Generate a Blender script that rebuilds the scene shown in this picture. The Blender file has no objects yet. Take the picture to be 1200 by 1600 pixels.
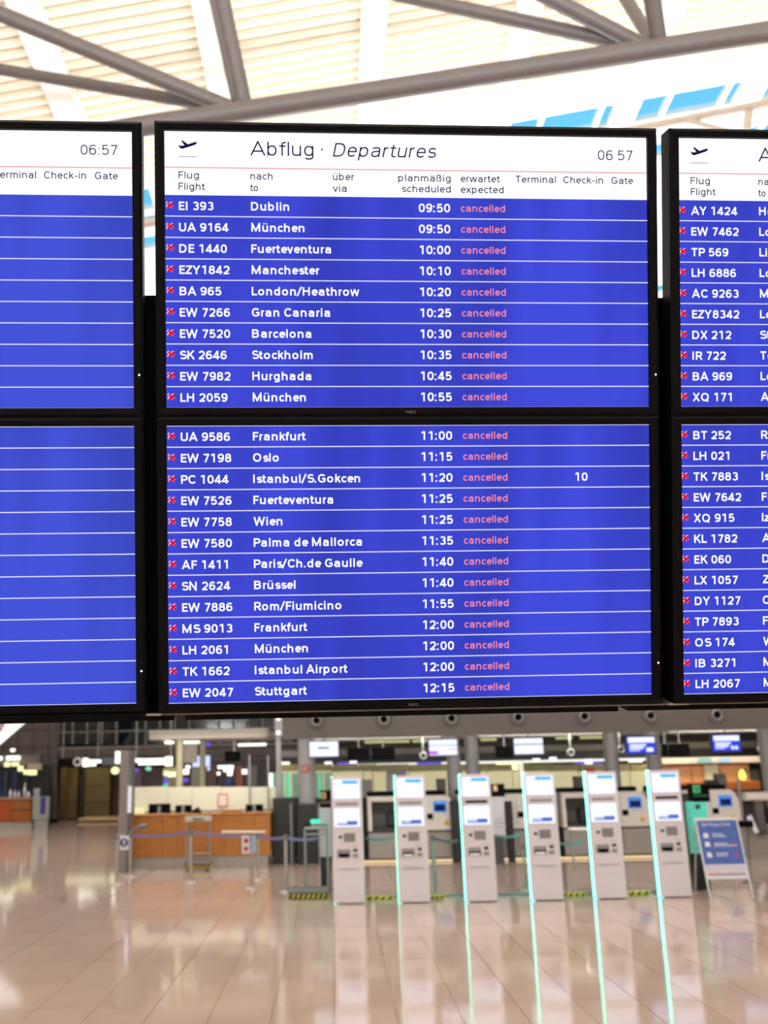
import bpy, math, random
from mathutils import Vector, Matrix
random.seed(4)
SC = bpy.context.scene; COL = SC.collection
# ---------------------------------------------------------------- camera (1200 x 1600 frame)
FPX, PPX, PPY = 1555., 480., 800.
YAW, PITCH, ROLL = -0.02205, 0.24776, -0.02081
EYE = Vector((0, 0, 2.0))
def _axes():
    cy, sy, cp, sp = math.cos(YAW), math.sin(YAW), math.cos(PITCH), math.sin(PITCH)
    f = Vector((sy * cp, cy * cp, sp)); r0 = Vector((cy, -sy, 0)); u0 = r0.cross(f)
    c, s = math.cos(ROLL), math.sin(ROLL)
    return c * r0 + s * u0, -s * r0 + c * u0, f
RT, UP, FW = _axes()
cam = bpy.data.cameras.new('camera'); cam_ob = bpy.data.objects.new('camera', cam); COL.objects.link(cam_ob)
cam_ob.matrix_world = Matrix(((RT.x, UP.x, -FW.x, EYE.x), (RT.y, UP.y, -FW.y, EYE.y), (RT.z, UP.z, -FW.z, EYE.z), (0, 0, 0, 1)))
cam.sensor_fit = 'VERTICAL'; cam.sensor_height = 36; cam.sensor_width = 27; cam.lens = FPX / 1600 * 36
cam.shift_x = (600 - PPX) / 1600; cam.clip_end = 200
cam.dof.use_dof = True; cam.dof.focus_distance = 2.08; cam.dof.aperture_fstop = 4.5
SC.camera = cam_ob
SC.view_settings.view_transform = 'Standard'; SC.view_settings.look = 'None'
SC.view_settings.exposure = 0; SC.view_settings.gamma = 1; SC.view_settings.use_curve_mapping = False
# ---------------------------------------------------------------- sky
W = bpy.data.worlds.new('sky'); SC.world = W; W.use_nodes = True
nt = W.node_tree; bg = nt.nodes['Background']
tc = nt.nodes.new('ShaderNodeTexCoord'); sx = nt.nodes.new('ShaderNodeSeparateXYZ'); cr = nt.nodes.new('ShaderNodeValToRGB')
cr.color_ramp.elements[0].color = (.12, .52, .85, 1); cr.color_ramp.elements[1].color = (.04, .38, .75, 1)
nt.links.new(tc.outputs['Generated'], sx.inputs[0]); nt.links.new(sx.outputs['Z'], cr.inputs[0]); nt.links.new(cr.outputs[0], bg.inputs[0])
bg.inputs[1].default_value = 1.0
# ---------------------------------------------------------------- large unseen area lights, added to brighten the white roof and the floor
def area(name, loc, rot, sx_, sy_, power, col=(.93, .96, 1.)):
    l = bpy.data.lights.new(name, 'AREA'); l.shape = 'RECTANGLE'; l.size = sx_; l.size_y = sy_; l.energy = power; l.color = col
    o = bpy.data.objects.new(name, l); COL.objects.link(o); o.location = loc; o.rotation_euler = rot; return o
for x in (0, 4.5, 9): area('roof_fill', (x, 19.2, 4.2), (math.radians(187), 0, 0), 3.0, .8, 1150)
for x in (-9, -3, 3, 9): area('roof_fill', (x, -3.5, 5.0), (math.radians(168), 0, 0), 3.0, .8, 1150)
for x in (-9,): area('roof_fill', (x, 20, 4.6), (math.radians(186), 0, 0), 3.0, .8, 700)
area('hall_fill', (-5, 25, 9.5), (0, 0, 0), 9, 5, 480, (1, .93, .87))  # unseen downward area lights, added to brighten the left and middle floor
area('hall_fill', (-11, 31, 8), (0, 0, 0), 6, 6, 280, (1, .94, .84))
def lin(c): c /= 255.; return c / 12.92 if c <= .04045 else ((c + .055) / 1.055) ** 2.4
def ray(px, py): return FW + (px - PPX) / FPX * RT - (py - PPY) / FPX * UP
def at(px, py, Y): d = ray(px, py); return EYE + d * ((Y - EYE.y) / d.y)
def fl(px, py): d = ray(px, py); return EYE + d * (-EYE.z / d.z)
# ---------------------------------------------------------------- materials
_M = {}
def mat(name, rgb, rough=.5, metal=0., var=.06, scale=12., bump=0., spec=.5):
    if name in _M: return _M[name]
    m = bpy.data.materials.new(name); m.use_nodes = True; n = m.node_tree; p = n.nodes['Principled BSDF']
    c = [lin(v) for v in rgb]
    t = n.nodes.new('ShaderNodeTexCoord'); z = n.nodes.new('ShaderNodeTexNoise'); z.inputs['Scale'].default_value = scale; z.inputs['Detail'].default_value = 4
    r = n.nodes.new('ShaderNodeValToRGB'); r.color_ramp.elements[0].position = .3; r.color_ramp.elements[1].position = .7
    r.color_ramp.elements[0].color = [v * (1 - var) for v in c] + [1]; r.color_ramp.elements[1].color = [min(1, v * (1 + var)) for v in c] + [1]
    n.links.new(t.outputs['Object'], z.inputs['Vector']); n.links.new(z.outputs['Fac'], r.inputs[0]); n.links.new(r.outputs[0], p.inputs['Base Color'])
    p.inputs['Roughness'].default_value = rough; p.inputs['Metallic'].default_value = metal; p.inputs['Specular IOR Level'].default_value = spec
    if bump:
        b = n.nodes.new('ShaderNodeBump'); b.inputs['Strength'].default_value = bump; b.inputs['Distance'].default_value = .01
        n.links.new(z.outputs['Fac'], b.inputs['Height']); n.links.new(b.outputs[0], p.inputs['Normal'])
    _M[name] = m; return m
def emit(name, rgb, k=1., bands=0., raw=False):
    if name in _M: return _M[name]
    m = bpy.data.materials.new(name); m.use_nodes = True; n = m.node_tree; n.nodes.clear()
    e = n.nodes.new('ShaderNodeEmission'); o = n.nodes.new('ShaderNodeOutputMaterial'); n.links.new(e.outputs[0], o.inputs[0])
    c = list(rgb) if raw else [lin(v) for v in rgb]
    e.inputs['Color'].default_value = c + [1]; e.inputs['Strength'].default_value = k
    if bands:   # the soft vertical bands of the display panel
        t = n.nodes.new('ShaderNodeTexCoord'); mp = n.nodes.new('ShaderNodeMapping'); mp.inputs['Scale'].default_value = (6.5, 1, .9)
        z = n.nodes.new('ShaderNodeTexNoise'); z.inputs['Scale'].default_value = 1.; z.inputs['Detail'].default_value = 2
        r = n.nodes.new('ShaderNodeValToRGB'); r.color_ramp.elements[0].position = .35; r.color_ramp.elements[1].position = .65
        r.color_ramp.elements[0].color = [v * (1 - bands) for v in c] + [1]; r.color_ramp.elements[1].color = [v * (1 + bands * .5) for v in c] + [1]
        n.links.new(t.outputs['Object'], mp.inputs[0]); n.links.new(mp.outputs[0], z.inputs[0]); n.links.new(z.outputs['Fac'], r.inputs[0]); n.links.new(r.outputs[0], e.inputs['Color'])
    _M[name] = m; return m
def glass(name, rgb, clear=.6, rough=.05):
    if name in _M: return _M[name]
    m = bpy.data.materials.new(name); m.use_nodes = True; n = m.node_tree; n.nodes.clear()
    o = n.nodes.new('ShaderNodeOutputMaterial'); mx = n.nodes.new('ShaderNodeMixShader'); a = n.nodes.new('ShaderNodeBsdfTransparent'); b = n.nodes.new('ShaderNodeBsdfPrincipled')
    b.inputs['Base Color'].default_value = [lin(v) for v in rgb] + [1]; b.inputs['Roughness'].default_value = rough; mx.inputs[0].default_value = 1 - clear
    n.links.new(a.outputs[0], mx.inputs[1]); n.links.new(b.outputs[0], mx.inputs[2]); n.links.new(mx.outputs[0], o.inputs[0])
    _M[name] = m; return m
def wood(name, rgb):
    if name in _M: return _M[name]
    m = mat(name, rgb, .38, var=.22, scale=3.)
    n = m.node_tree; z = [x for x in n.nodes if x.type == 'TEX_NOISE'][0]; t = [x for x in n.nodes if x.type == 'TEX_COORD'][0]
    mp = n.nodes.new('ShaderNodeMapping'); mp.inputs['Scale'].default_value = (1, 1, 14); n.links.new(t.outputs['Object'], mp.inputs[0]); n.links.new(mp.outputs[0], z.inputs['Vector'])
    return m
# ---------------------------------------------------------------- mesh building
class MB:
    def __init__(s): s.v = []; s.f = []; s.m = []; s.sm = []
    def face(s, P, m=0, smooth=False):
        n = len(s.v); s.v += [tuple(p) for p in P]; s.f.append(tuple(range(n, n + len(P)))); s.m.append(m); s.sm.append(smooth); return s
    def poly(s, V, F, m=0, smooth=False):
        n = len(s.v); s.v += [tuple(p) for p in V]
        for f in F: s.f.append(tuple(n + i for i in f)); s.m.append(m); s.sm.append(smooth)
        return s
    def box(s, x0, y0, z0, x1, y1, z1, m=0):
        if x0 > x1: x0, x1 = x1, x0
        if y0 > y1: y0, y1 = y1, y0
        if z0 > z1: z0, z1 = z1, z0
        V = [(x, y, z) for z in (z0, z1) for y in (y0, y1) for x in (x0, x1)]
        return s.poly(V, [(0, 2, 3, 1), (4, 5, 7, 6), (0, 1, 5, 4), (2, 6, 7, 3), (0, 4, 6, 2), (1, 3, 7, 5)], m)
    def cbox(s, x0, y0, z0, x1, y1, z1, c=.01, m=0):
        """box whose vertical and front edges are chamfered"""
        if x0 > x1: x0, x1 = x1, x0
        if z0 > z1: z0, z1 = z1, z0
        c = min(c, (x1 - x0) * .3, abs(y1 - y0) * .4, (z1 - z0) * .3)
        a = [(x0 + c, y0, z0 + c), (x1 - c, y0, z0 + c), (x1 - c, y0, z1 - c), (x0 + c, y0, z1 - c)]
        b = [(x0, y0 + c, z0), (x1, y0 + c, z0), (x1, y0 + c, z1), (x0, y0 + c, z1)]
        d = [(x0, y1, z0), (x1, y1, z0), (x1, y1, z1), (x0, y1, z1)]
        F = [(0, 1, 2, 3), (11, 10, 9, 8)]
        for i in range(4):
            j = (i + 1) % 4; F += [(i, i + 4, j + 4, j), (i + 4, i + 8, j + 8, j + 4)]
        return s.poly(a + b + d, F, m)
    def tube(s, p, q, r, n=12, m=0, r2=None, cap=True):
        p, q = Vector(p), Vector(q); d = (q - p).normalized(); a = d.orthogonal().normalized(); b = d.cross(a); r2 = r if r2 is None else r2
        V = []
        for c, rr in ((p, r), (q, r2)):
            for i in range(n):
                t = 2 * math.pi * i / n; V.append(c + (a * math.cos(t) + b * math.sin(t)) * rr)
        s.poly(V, [(i, (i + 1) % n, n + (i + 1) % n, n + i) for i in range(n)], m, True)
        if cap: s.face(V[:n][::-1], m); s.face(V[n:], m)
        return s
    def path(s, P, r, n=8, m=0):
        for a, b in zip(P, P[1:]): s.tube(a, b, r, n, m)
        return s
    def disc(s, c, r0, r1, y, n=24, m=0, r0b=None):   # ring in the xz plane facing -y
        V = []
        for rr, yy in ((r0, y), (r1, y)):
            for i in range(n): t = 2 * math.pi * i / n; V.append((c[0] + rr * math.cos(t), yy, c[2] + rr * math.sin(t)))
        return s.poly(V, [(i, (i + 1) % n, n + (i + 1) % n, n + i) for i in range(n)], m)
    def ring(s, c, prof, n=24, m=0, axis='y'):          # prof: (radius, offset) turned about an axis through c
        V = []
        for rr, o in prof:
            for i in range(n):
                t = 2 * math.pi * i / n; a, b = rr * math.cos(t), rr * math.sin(t)
                V.append((c[0] + a, c[1] + o, c[2] + b) if axis == 'y' else (c[0] + a, c[1] + b, c[2] + o))
        k = len(prof)
        return s.poly(V, [(j * n + i, j * n + (i + 1) % n, (j + 1) * n + (i + 1) % n, (j + 1) * n + i) for j in range(k - 1) for i in range(n)], m, True)
    def prism(s, P, y0, y1, m=0):                       # outline P in xz, pushed from y0 to y1
        n = len(P); V = [(x, y0, z) for x, z in P] + [(x, y1, z) for x, z in P]
        return s.poly(V, [tuple(range(n)), tuple(range(2 * n - 1, n - 1, -1))] + [(i, n + i, n + (i + 1) % n, (i + 1) % n) for i in range(n)], m)
    def xprism(s, P, x0, x1, m=0):                      # outline P in yz, pushed along x
        n = len(P); V = [(x0, y, z) for y, z in P] + [(x1, y, z) for y, z in P]
        return s.poly(V, [tuple(range(n)), tuple(range(2 * n - 1, n - 1, -1))] + [(i, n + i, n + (i + 1) % n, (i + 1) % n) for i in range(n)], m)
    def quads(s, Q, y, m=0):
        for q in Q: s.face([(x, y, z) for x, z in q], m)
        return s
    def pbox(s, x0, y0, x1, y1, Y, d, m=0, c=0.):       # a box whose front (at depth Y) spans these frame pixels
        cx, cy = (x0 + x1) / 2, (y0 + y1) / 2
        a = at(x0, cy, Y).x; b = at(x1, cy, Y).x; t = at(cx, y0, Y).z; u = at(cx, y1, Y).z
        return s.cbox(a, Y, u, b, Y + d, t, c, m) if c else s.box(a, Y, u, b, Y + d, t, m)
def mesh(name, mb, mats, off=(0, 0, 0)):
    me = bpy.data.meshes.new(name); o = Vector(off)
    me.from_pydata([tuple(Vector(v) - o) for v in mb.v], [], mb.f)
    for m in (mats if isinstance(mats, (list, tuple)) else [mats]): me.materials.append(m)
    me.polygons.foreach_set('material_index', mb.m); me.polygons.foreach_set('use_smooth', mb.sm); me.update(); return me
def wloc(o):
    v = Vector(o.location)
    while o.parent: o = o.parent; v += Vector(o.location)
    return v
def tag(o, label=None, cat=None, group=None, kind=None):
    for k, v in (('label', label), ('category', cat), ('group', group), ('kind', kind)):
        if v: o[k] = v
    return o
def part(name, mb, mats, parent, label=None, local=False, kind=None):
    off = (0, 0, 0) if local else wloc(parent)
    o = bpy.data.objects.new(name, mesh(name, mb, mats, off)); COL.objects.link(o); o.parent = parent
    return tag(o, label, kind=kind)
def thing(name, label, cat, loc=(0, 0, 0), group=None):
    o = bpy.data.objects.new(name, None); o.empty_display_size = .1; COL.objects.link(o); o.location = loc
    return tag(o, label, cat, group)
def solo(name, mb, mats, label, cat, loc=None, group=None):
    xs = [v[0] for v in mb.v]; ys = [v[1] for v in mb.v]; zs = [v[2] for v in mb.v]
    loc = loc or ((min(xs) + max(xs)) / 2, (min(ys) + max(ys)) / 2, min(zs))
    o = bpy.data.objects.new(name, mesh(name, mb, mats, loc)); COL.objects.link(o); o.location = loc
    return tag(o, label, cat, group)
def struct(name, mb, mats, loc=(0, 0, 0)):
    o = bpy.data.objects.new(name, mesh(name, mb, mats, loc)); COL.objects.link(o); o.location = loc; return tag(o, kind='structure')
KIDS = {}
def copy_tree(o, parent=None):
    c = o.copy(); COL.objects.link(c)
    if parent: c.parent = parent
    for k in [x for x in ALL if x.parent == o]: copy_tree(k, c)
    return c
def clone(o, loc, label, rz=None):
    global ALL
    ALL = list(COL.objects); c = copy_tree(o); c.location = loc; c['label'] = label
    if rz is not None: c.rotation_euler = (0, 0, rz)
    return c
# ---------------------------------------------------------------- stroke lettering (flat print on screens and signs)
def _se(cx, cy, rx, ry, a0, a1, e=2.35):
    n = max(3, int(abs(a1 - a0) / 18)); P = []
    for i in range(n + 1):
        a = math.radians(a0 + (a1 - a0) * i / n); c, s = math.cos(a), math.sin(a)
        P.append((cx + rx * math.copysign(abs(c) ** (2 / e), c), cy + ry * math.copysign(abs(s) ** (2 / e), s)))
    return P
def glyphs(w):
    b = w / 2; T = 1 - b; X = .74 - b; s = .055 + b; A = 1.0
    xm = (X + b) / 2; xr = (X - b) / 2
    def cap(wd): return s + wd, s + wd + b + .055
    g = {}
    def sh(cx, rx, lo, hi, mid):
        u = (hi - mid) / 2; l = (mid - lo) / 2
        return _se(cx, hi - u, rx * .93, u, 28, 270) + _se(cx, lo + l, rx, l, 90, -152)[1:]
    # capitals
    g['A'] = (.72, [[(.02 + b * .5, 0), (.36, 1 - b * .3), (.70 - b * .5, 0)], [(.13, .31), (.59, .31)]])
    r, a = cap(.44); m = .53
    g['B'] = (a, [[(s, b), (s, T), (s + .22, T)] + _se(s + .22, (T + m) / 2, .19, (T - m) / 2, 90, -90) + [(s, m)],
                  [(s + .22, m)] + _se(s + .22, (m + b) / 2, .22, (m - b) / 2, 90, -90) + [(s, b), (s, b + .02)]])
    g['C'] = (.70, [_se(s + .26, .5, .26, T - .5, 38, 322)])
    r, a = cap(.47)
    g['D'] = (a, [[(s, b), (s, T), (s + .2, T)] + _se(s + .2, .5, .27, T - .5, 90, -90) + [(s, b), (s, b + .02)]])
    g['E'] = (.57, [[(s + .40, b), (s, b), (s, T), (s + .39, T)], [(s, .52), (s + .36, .52)]])
    g['F'] = (.54, [[(s, 0), (s, T), (s + .39, T)], [(s, .50), (s + .34, .50)]])
    g['G'] = (.76, [_se(s + .27, .5, .27, T - .5, 40, 300) + [(s + .5, b + .12), (s + .5, .46), (s + .27, .46)]])
    g['H'] = (s + .46 + b + .055, [[(s, 0), (s, 1)], [(s + .46, 0), (s + .46, 1)], [(s, .53), (s + .46, .53)]])
    g['I'] = (2 * s, [[(s, 0), (s, 1)]])
    g['K'] = (.65, [[(s, 0), (s, 1)], [(s + .44, 1), (s + .02, .42)], [(s + .15, .60), (s + .47, 0)]])
    g['L'] = (.53, [[(s, 1), (s, b), (s + .38, b)]])
    g['M'] = (s + .60 + b + .055, [[(s, 0), (s, 1 - b * .5), (s + .30, .12), (s + .60, 1 - b * .5), (s + .60, 0)]])
    g['N'] = (s + .47 + b + .055, [[(s, 0), (s, 1 - b * .4), (s + .47, b * .4), (s + .47, 1)]])
    g['O'] = (s * 2 + .54, [_se(s + .27, .5, .27, T - .5, 0, 360)])
    g['P'] = (.60, [[(s, 0), (s, T), (s + .2, T)] + _se(s + .2, (T + .45) / 2, .22, (T - .45) / 2, 90, -90) + [(s, .45)]])
    g['Q'] = (s * 2 + .54, [_se(s + .27, .5, .27, T - .5, 0, 360), [(s + .32, .22), (s + .54, -.03)]])
    g['R'] = (.64, [g['P'][1][0], [(s + .23, .45), (s + .46, 0)]])
    g['S'] = (.62, [sh(s + .225, .225, b, T, .52)])
    g['T'] = (.58, [[(.03, T), (.55, T)], [(.29, 0), (.29, T)]])
    g['U'] = (s * 2 + .45, [[(s, 1), (s, .3)] + _se(s + .225, .3, .225, .3 - b, 180, 360) + [(s + .45, 1)]])
    g['W'] = (.98, [[(.04 + b * .4, 1), (.27, b * .6), (.49, 1 - b * .6), (.71, b * .6), (.94 - b * .4, 1)]])
    g['X'] = (.66, [[(.05 + b * .4, 1), (.61 - b * .4, 0)], [(.61 - b * .4, 1), (.05 + b * .4, 0)]])
    g['Y'] = (.64, [[(.03 + b * .4, 1), (.32, .45), (.61 - b * .4, 1)], [(.32, .45), (.32, 0)]])
    g['Z'] = (.58, [[(.06, T), (.50, T), (.07, b), (.52, b)]])
    # digits
    dw = .40; dc = s - .01 + dw / 2; da = .60; rx = dw / 2 - b * .35 + .02
    g['0'] = (da, [_se(dc, .5, rx, T - .5, 0, 360)])
    g['1'] = (da, [[(dc - .18, .80), (dc + .02, .95)], [(dc + .05, 0), (dc + .05, 1)]])
    g['2'] = (da, [_se(dc, T - .25, rx, .25, 165, -32) + [(dc - rx + .01, b), (dc + rx + .02, b)]])
    g['3'] = (da, [_se(dc, (T + .53) / 2, rx - .02, (T - .53) / 2, 150, -90), _se(dc, (.53 + b) / 2, rx, (.53 - b) / 2, 90, -150)])
    g['4'] = (da, [[(dc + .27, .25), (dc - .22, .25), (dc + .09, .96)], [(dc + .10, 0), (dc + .10, 1)]])
    g['5'] = (da, [[(dc + rx - .02, T), (dc - rx + .05, T), (dc - rx + .03, .50)] + _se(dc - .01, .34, rx + .01, .34 - b, 130, -150)])
    six = [_se(dc, .33, rx, .33 - b, 0, 360), _se(dc + .03, .52, rx + .03, T - .52, 48, 180) + [(dc - rx, .33)]]
    g['6'] = (da, six)
    g['7'] = (da, [[(dc - rx, T), (dc + rx, T), (dc - .07, 0)]])
    g['8'] = (da, [_se(dc, (T + .54) / 2, rx - .025, (T - .54) / 2, 0, 360), _se(dc, (.54 + b) / 2, rx, (.54 - b) / 2, 0, 360)])
    g['9'] = (da, [[(2 * dc - x, 1 - y) for x, y in st] for st in six])
    # lower case
    r = s + .36; c = s + .18
    o = _se(c, xm, .19, xr, 0, 360)
    g['a'] = (r + b + .055, [_se(c - .01, X - .15, .18, .15, 160, 0) + [(r - .01, 0)],
                            [(r - .01, .43), (c, .42)] + _se(c - .01, (.42 + b) / 2, .17, (.42 - b) / 2, 90, 270) + [(c + .05, b + .01), (r - .02, .18)]])
    g['b'] = (r + b + .08, [[(s, 0), (s, A)], _se(c, xm, .18, xr, 0, 360)])
    g['c'] = (.50, [_se(c - .01, xm, .18, xr, 42, 318)])
    g['d'] = (r + b + .055, [[(r, 0), (r, A)], _se(c, xm, .18, xr, 0, 360)])
    g['e'] = (.56, [[(s + .01, .385), (r + .01, .385)] + _se(c, xm, .185, xr, 0, 318)[1:]])
    g['f'] = (.34, [[(.16, 0), (.16, .80)] + _se(.29, .80, .13, T - .80, 180, 100) + [(.34, T)], [(.03, X), (.32, X)]])
    g['g'] = (r + b + .055, [_se(c, xm, .18, xr, 0, 360), [(r, .74), (r, -.05)] + _se(c, -.05, .18, .20 - b, 0, -150)])
    arch = lambda x0, wd: _se(x0 + wd / 2, X - .2, wd / 2, .2, 180, 0) + [(x0 + wd, 0)]
    g['n'] = (s + .35 + b + .055, [[(s, 0), (s, .74)], arch(s, .35)])
    g['h'] = (s + .35 + b + .055, [[(s, 0), (s, A)], arch(s, .35)])
    g['i'] = (2 * s - .01, [[(s, 0), (s, .74)], [(s, 1 - w), (s, 1)]])
    g['k'] = (.53, [[(s, 0), (s, A)], [(s + .32, .74), (s + .02, .33)], [(s + .12, .46), (s + .35, 0)]])
    g['l'] = (2 * s - .01, [[(s, 0), (s, A)]])
    g['m'] = (s + .60 + b + .055, [[(s, 0), (s, .74)], arch(s, .30), arch(s + .30, .30)])
    g['o'] = (s * 2 + .37, [_se(s + .185, xm, .19, xr, 0, 360)])
    g['p'] = (r + b + .08, [[(s, -.26), (s, .74)], _se(c, xm, .18, xr, 0, 360)])
    g['r'] = (.36, [[(s, 0), (s, .74)], _se(s + .17, X - .2, .17, .2, 180, 85)])
    g['s'] = (.49, [sh(s + .16, .165, b, X, .38)])
    g['t'] = (.36, [[(.16, .93), (.16, .18)] + _se(.28, .18, .12, .18 - b, 180, 262) + [(.35, b)], [(.03, X), (.32, X)]])
    g['u'] = (s + .35 + b + .055, [[(s + .35, 0), (s + .35, .74)], [(s, .74), (s, .22)] + _se(s + .175, .22, .175, .22 - b, 180, 360)])
    g['v'] = (.50, [[(.04 + b * .3, .74), (.25, b * .5), (.46 - b * .3, .74)]])
    g['w'] = (.78, [[(.04 + b * .3, .74), (.21, b * .6), (.39, .70), (.57, b * .6), (.74 - b * .3, .74)]])
    g['x'] = (.50, [[(.05, .74), (.45, 0)], [(.45, .74), (.05, 0)]])
    g['z'] = (.46, [[(.05, X), (.40, X), (.05, b), (.42, b)]])
    g['y'] = (.50, [[(.04, .74), (.26, .04)], [(.46, .74), (.22, -.22), (.10, -.22)]])
    dots = lambda cc: [[(cc - .10, .88), (cc - .10, 1)], [(cc + .10, .88), (cc + .10, 1)]]
    g['ü'] = (g['u'][0], g['u'][1] + dots(s + .175))
    g['ä'] = (g['a'][0], g['a'][1] + dots(c))
    g['ß'] = (.60, [[(s, 0), (s, .76)] + _se(s + .16, .76, .16, T - .76, 180, -20) + [(s + .2, .56)] + _se(s + .2, .29, .17, .29 - b, 88, -110)])
    g[':'] = (.28, [[(.14, 0), (.14, w)], [(.14, .58), (.14, .58 + w)]])
    g['.'] = (.26, [[(.13, 0), (.13, w)]])
    g['·'] = (.44, [[(.22, .42), (.22, .42 + w * 1.4)]])
    g['-'] = (.38, [[(.06, .36), (.32, .36)]])
    g['/'] = (.40, [[(.03, -.06), (.37, 1.04)]])
    g[' '] = (.25, [])
    return g
_G = {}
def ribbon(P, w):
    """quads along a polyline; sharp corners are butted and overlapped, soft ones mitred"""
    Q = [P[0]]
    for p in P[1:]:
        if math.dist(p, Q[-1]) > 2e-3: Q.append(p)
    if len(Q) < 2: return []
    n = len(Q); D = [((Q[i + 1][0] - Q[i][0]) / math.dist(Q[i], Q[i + 1]), (Q[i + 1][1] - Q[i][1]) / math.dist(Q[i], Q[i + 1])) for i in range(n - 1)]
    closed = math.dist(Q[0], Q[-1]) < .02 and n > 8
    def nrm(d1, d2):
        nx, ny = -(d1[1] + d2[1]), d1[0] + d2[0]; l = math.hypot(nx, ny) or 1e-6; nx /= l; ny /= l
        k = w / 2 / max(.5, nx * -d1[1] + ny * d1[0]); return nx * k, ny * k
    q = []
    for i in range(n - 1):
        d = D[i]; a, c = Q[i], Q[i + 1]
        p = D[i - 1] if i else (D[-1] if closed else None); s = D[i + 1] if i < n - 2 else (D[0] if closed else None)
        sp = p is not None and p[0] * d[0] + p[1] * d[1] < .1
        ss = s is not None and s[0] * d[0] + s[1] * d[1] < .1
        na = nrm(d, d) if (p is None or sp) else nrm(p, d)
        nc = nrm(d, d) if (s is None or ss) else nrm(d, s)
        if sp: a = (a[0] - d[0] * w * .42, a[1] - d[1] * w * .42)
        if ss: c = (c[0] + d[0] * w * .42, c[1] + d[1] * w * .42)
        q.append([(a[0] - na[0], a[1] - na[1]), (c[0] - nc[0], c[1] - nc[1]), (c[0] + nc[0], c[1] + nc[1]), (a[0] + na[0], a[1] + na[1])])
    return q
def lettering(s, x, z, h, weight=.15, width=None, align='l', slant=0., xs=1.36):
    """quads (x, z) of a line of print: baseline-left at (x, z), capitals h high"""
    G = _G.setdefault(weight, glyphs(weight)); pen = 0; S = []
    for ch in s:
        a, st = G[ch]
        for p in st: S.append([(px + pen, py) for px, py in p])
        pen += a
    if not S: return []
    if width is not None:
        cx = [p[0] for st in S for p in st]; xs = (width / h - weight) / (max(cx) - min(cx))
    quads = [q for st in S for q in ribbon([(px * xs, py) for px, py in st], weight)]
    X = [p[0] for q in quads for p in q]; x0, x1 = min(X), max(X); wd = (x1 - x0) * h
    off = x - (wd if align == 'r' else wd / 2 if align == 'c' else 0)
    return [[(off + (px - x0) * h + slant * py * h, z + py * h) for px, py in q] for q in quads]
# ================================================================ THE SETTING
floor_m = mat('floor_stone', (188, 163, 149), .075, var=.05, scale=1.6, spec=.6)
def vary(m, k=.05):   # each tile a slightly different tone
    n = m.node_tree; p = n.nodes['Principled BSDF']; r = [x for x in n.nodes if x.type == 'VALTORGB'][0]
    oi = n.nodes.new('ShaderNodeObjectInfo'); mr = n.nodes.new('ShaderNodeMapRange'); mr.inputs[3].default_value = 1 - k; mr.inputs[4].default_value = 1 + k
    hs = n.nodes.new('ShaderNodeHueSaturation'); n.links.new(oi.outputs['Random'], mr.inputs[0]); n.links.new(mr.outputs[0], hs.inputs['Value'])
    n.links.new(r.outputs[0], hs.inputs['Color']); n.links.new(hs.outputs[0], p.inputs['Base Color'])
vary(floor_m)
grout = mat('floor_joint', (120, 100, 86), .6)
TW, TL, X0 = .513, 1.026, -.062
fb = MB(); fb.box(-19, -9, -.20, 17, 44, -.012); FLOOR = struct('floor', fb, grout)
# the far floor, where tiles can no longer be told apart
ff = MB(); ff.box(-19, 7.2 + TL * 16, -.012, 17, 44, 0); ff.box(-19, -9, -.012, 17, 7.2, 0)
part('floor_slab', ff, floor_m, FLOOR)
tb = MB(); tb.cbox(0, 0, -.011, TW - .006, TL - .005, 0, .002); tb = MB(); tb.box(.003, .0025, -.011, TW - .003, TL - .0025, 0)
tme = mesh('floor_tile', tb, floor_m); stm = MB(); nt_ = 0
for j in range(16):
    y = 7.2 + j * TL; half = (y + 1.5) * .36 + .6
    for i in range(-36, 33):
        x = X0 + i * TW
        if x < -19 + TW or x > 17 - TW: continue
        vis = -.31 * (y + 1.5) - .6 < x + TW / 2 < .47 * (y + 1.5) + .6
        if vis and nt_ < 296 and j < 15:
            o = bpy.data.objects.new('floor_tile', tme); COL.objects.link(o); o.parent = FLOOR; o.location = (x, y, 0); nt_ += 1
        else: stm.box(x + .003, y + .0025, -.011, x + TW - .003, y + TL - .0025, 0)
part('floor_tile_field', stm, floor_m, FLOOR, kind='stuff')
# a darker movement joint running the length of the hall
xj = X0 - 7 * TW + .0
jb = MB(); jb.box(xj - .011, 7.2, -.010, xj + .011, 40, .0015); part('movement_joint', jb, mat('joint_strip', (95, 80, 70), .5), FLOOR)

# --- roof: white steel deck on white beams, rising to the right
RZ, RS, YE = 12.02, .165, 14.82
def rz(x): return RZ + RS * x
roof_w = mat('roof_white', (238, 234, 226), .75, var=.02)
bx = [-1.42 + 2.23 * k for k in range(-7, 8)]
cb = MB()
for x0, x1, y0, y1 in ((-19, 17, -9, 1.5), (-19, 17, 16.9, 22.8), (-19, 17, 23.45, 44), (-19, 17, 15.95, 16.35)):
    cb.poly([(x0, y0, rz(x0)), (x1, y0, rz(x1)), (x1, y1, rz(x1)), (x0, y1, rz(x0)), (x0, y0, rz(x0) + .1), (x1, y0, rz(x1) + .1), (x1, y1, rz(x1) + .1), (x0, y1, rz(x0) + .1)],
            [(0, 3, 2, 1), (4, 5, 6, 7), (0, 1, 5, 4), (2, 3, 7, 6), (1, 2, 6, 5), (3, 0, 4, 7)])
ROOF = struct('ceiling', cb, roof_w)
deck_m = mat('deck_cream', (236, 226, 206), .8, var=.02)
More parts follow.
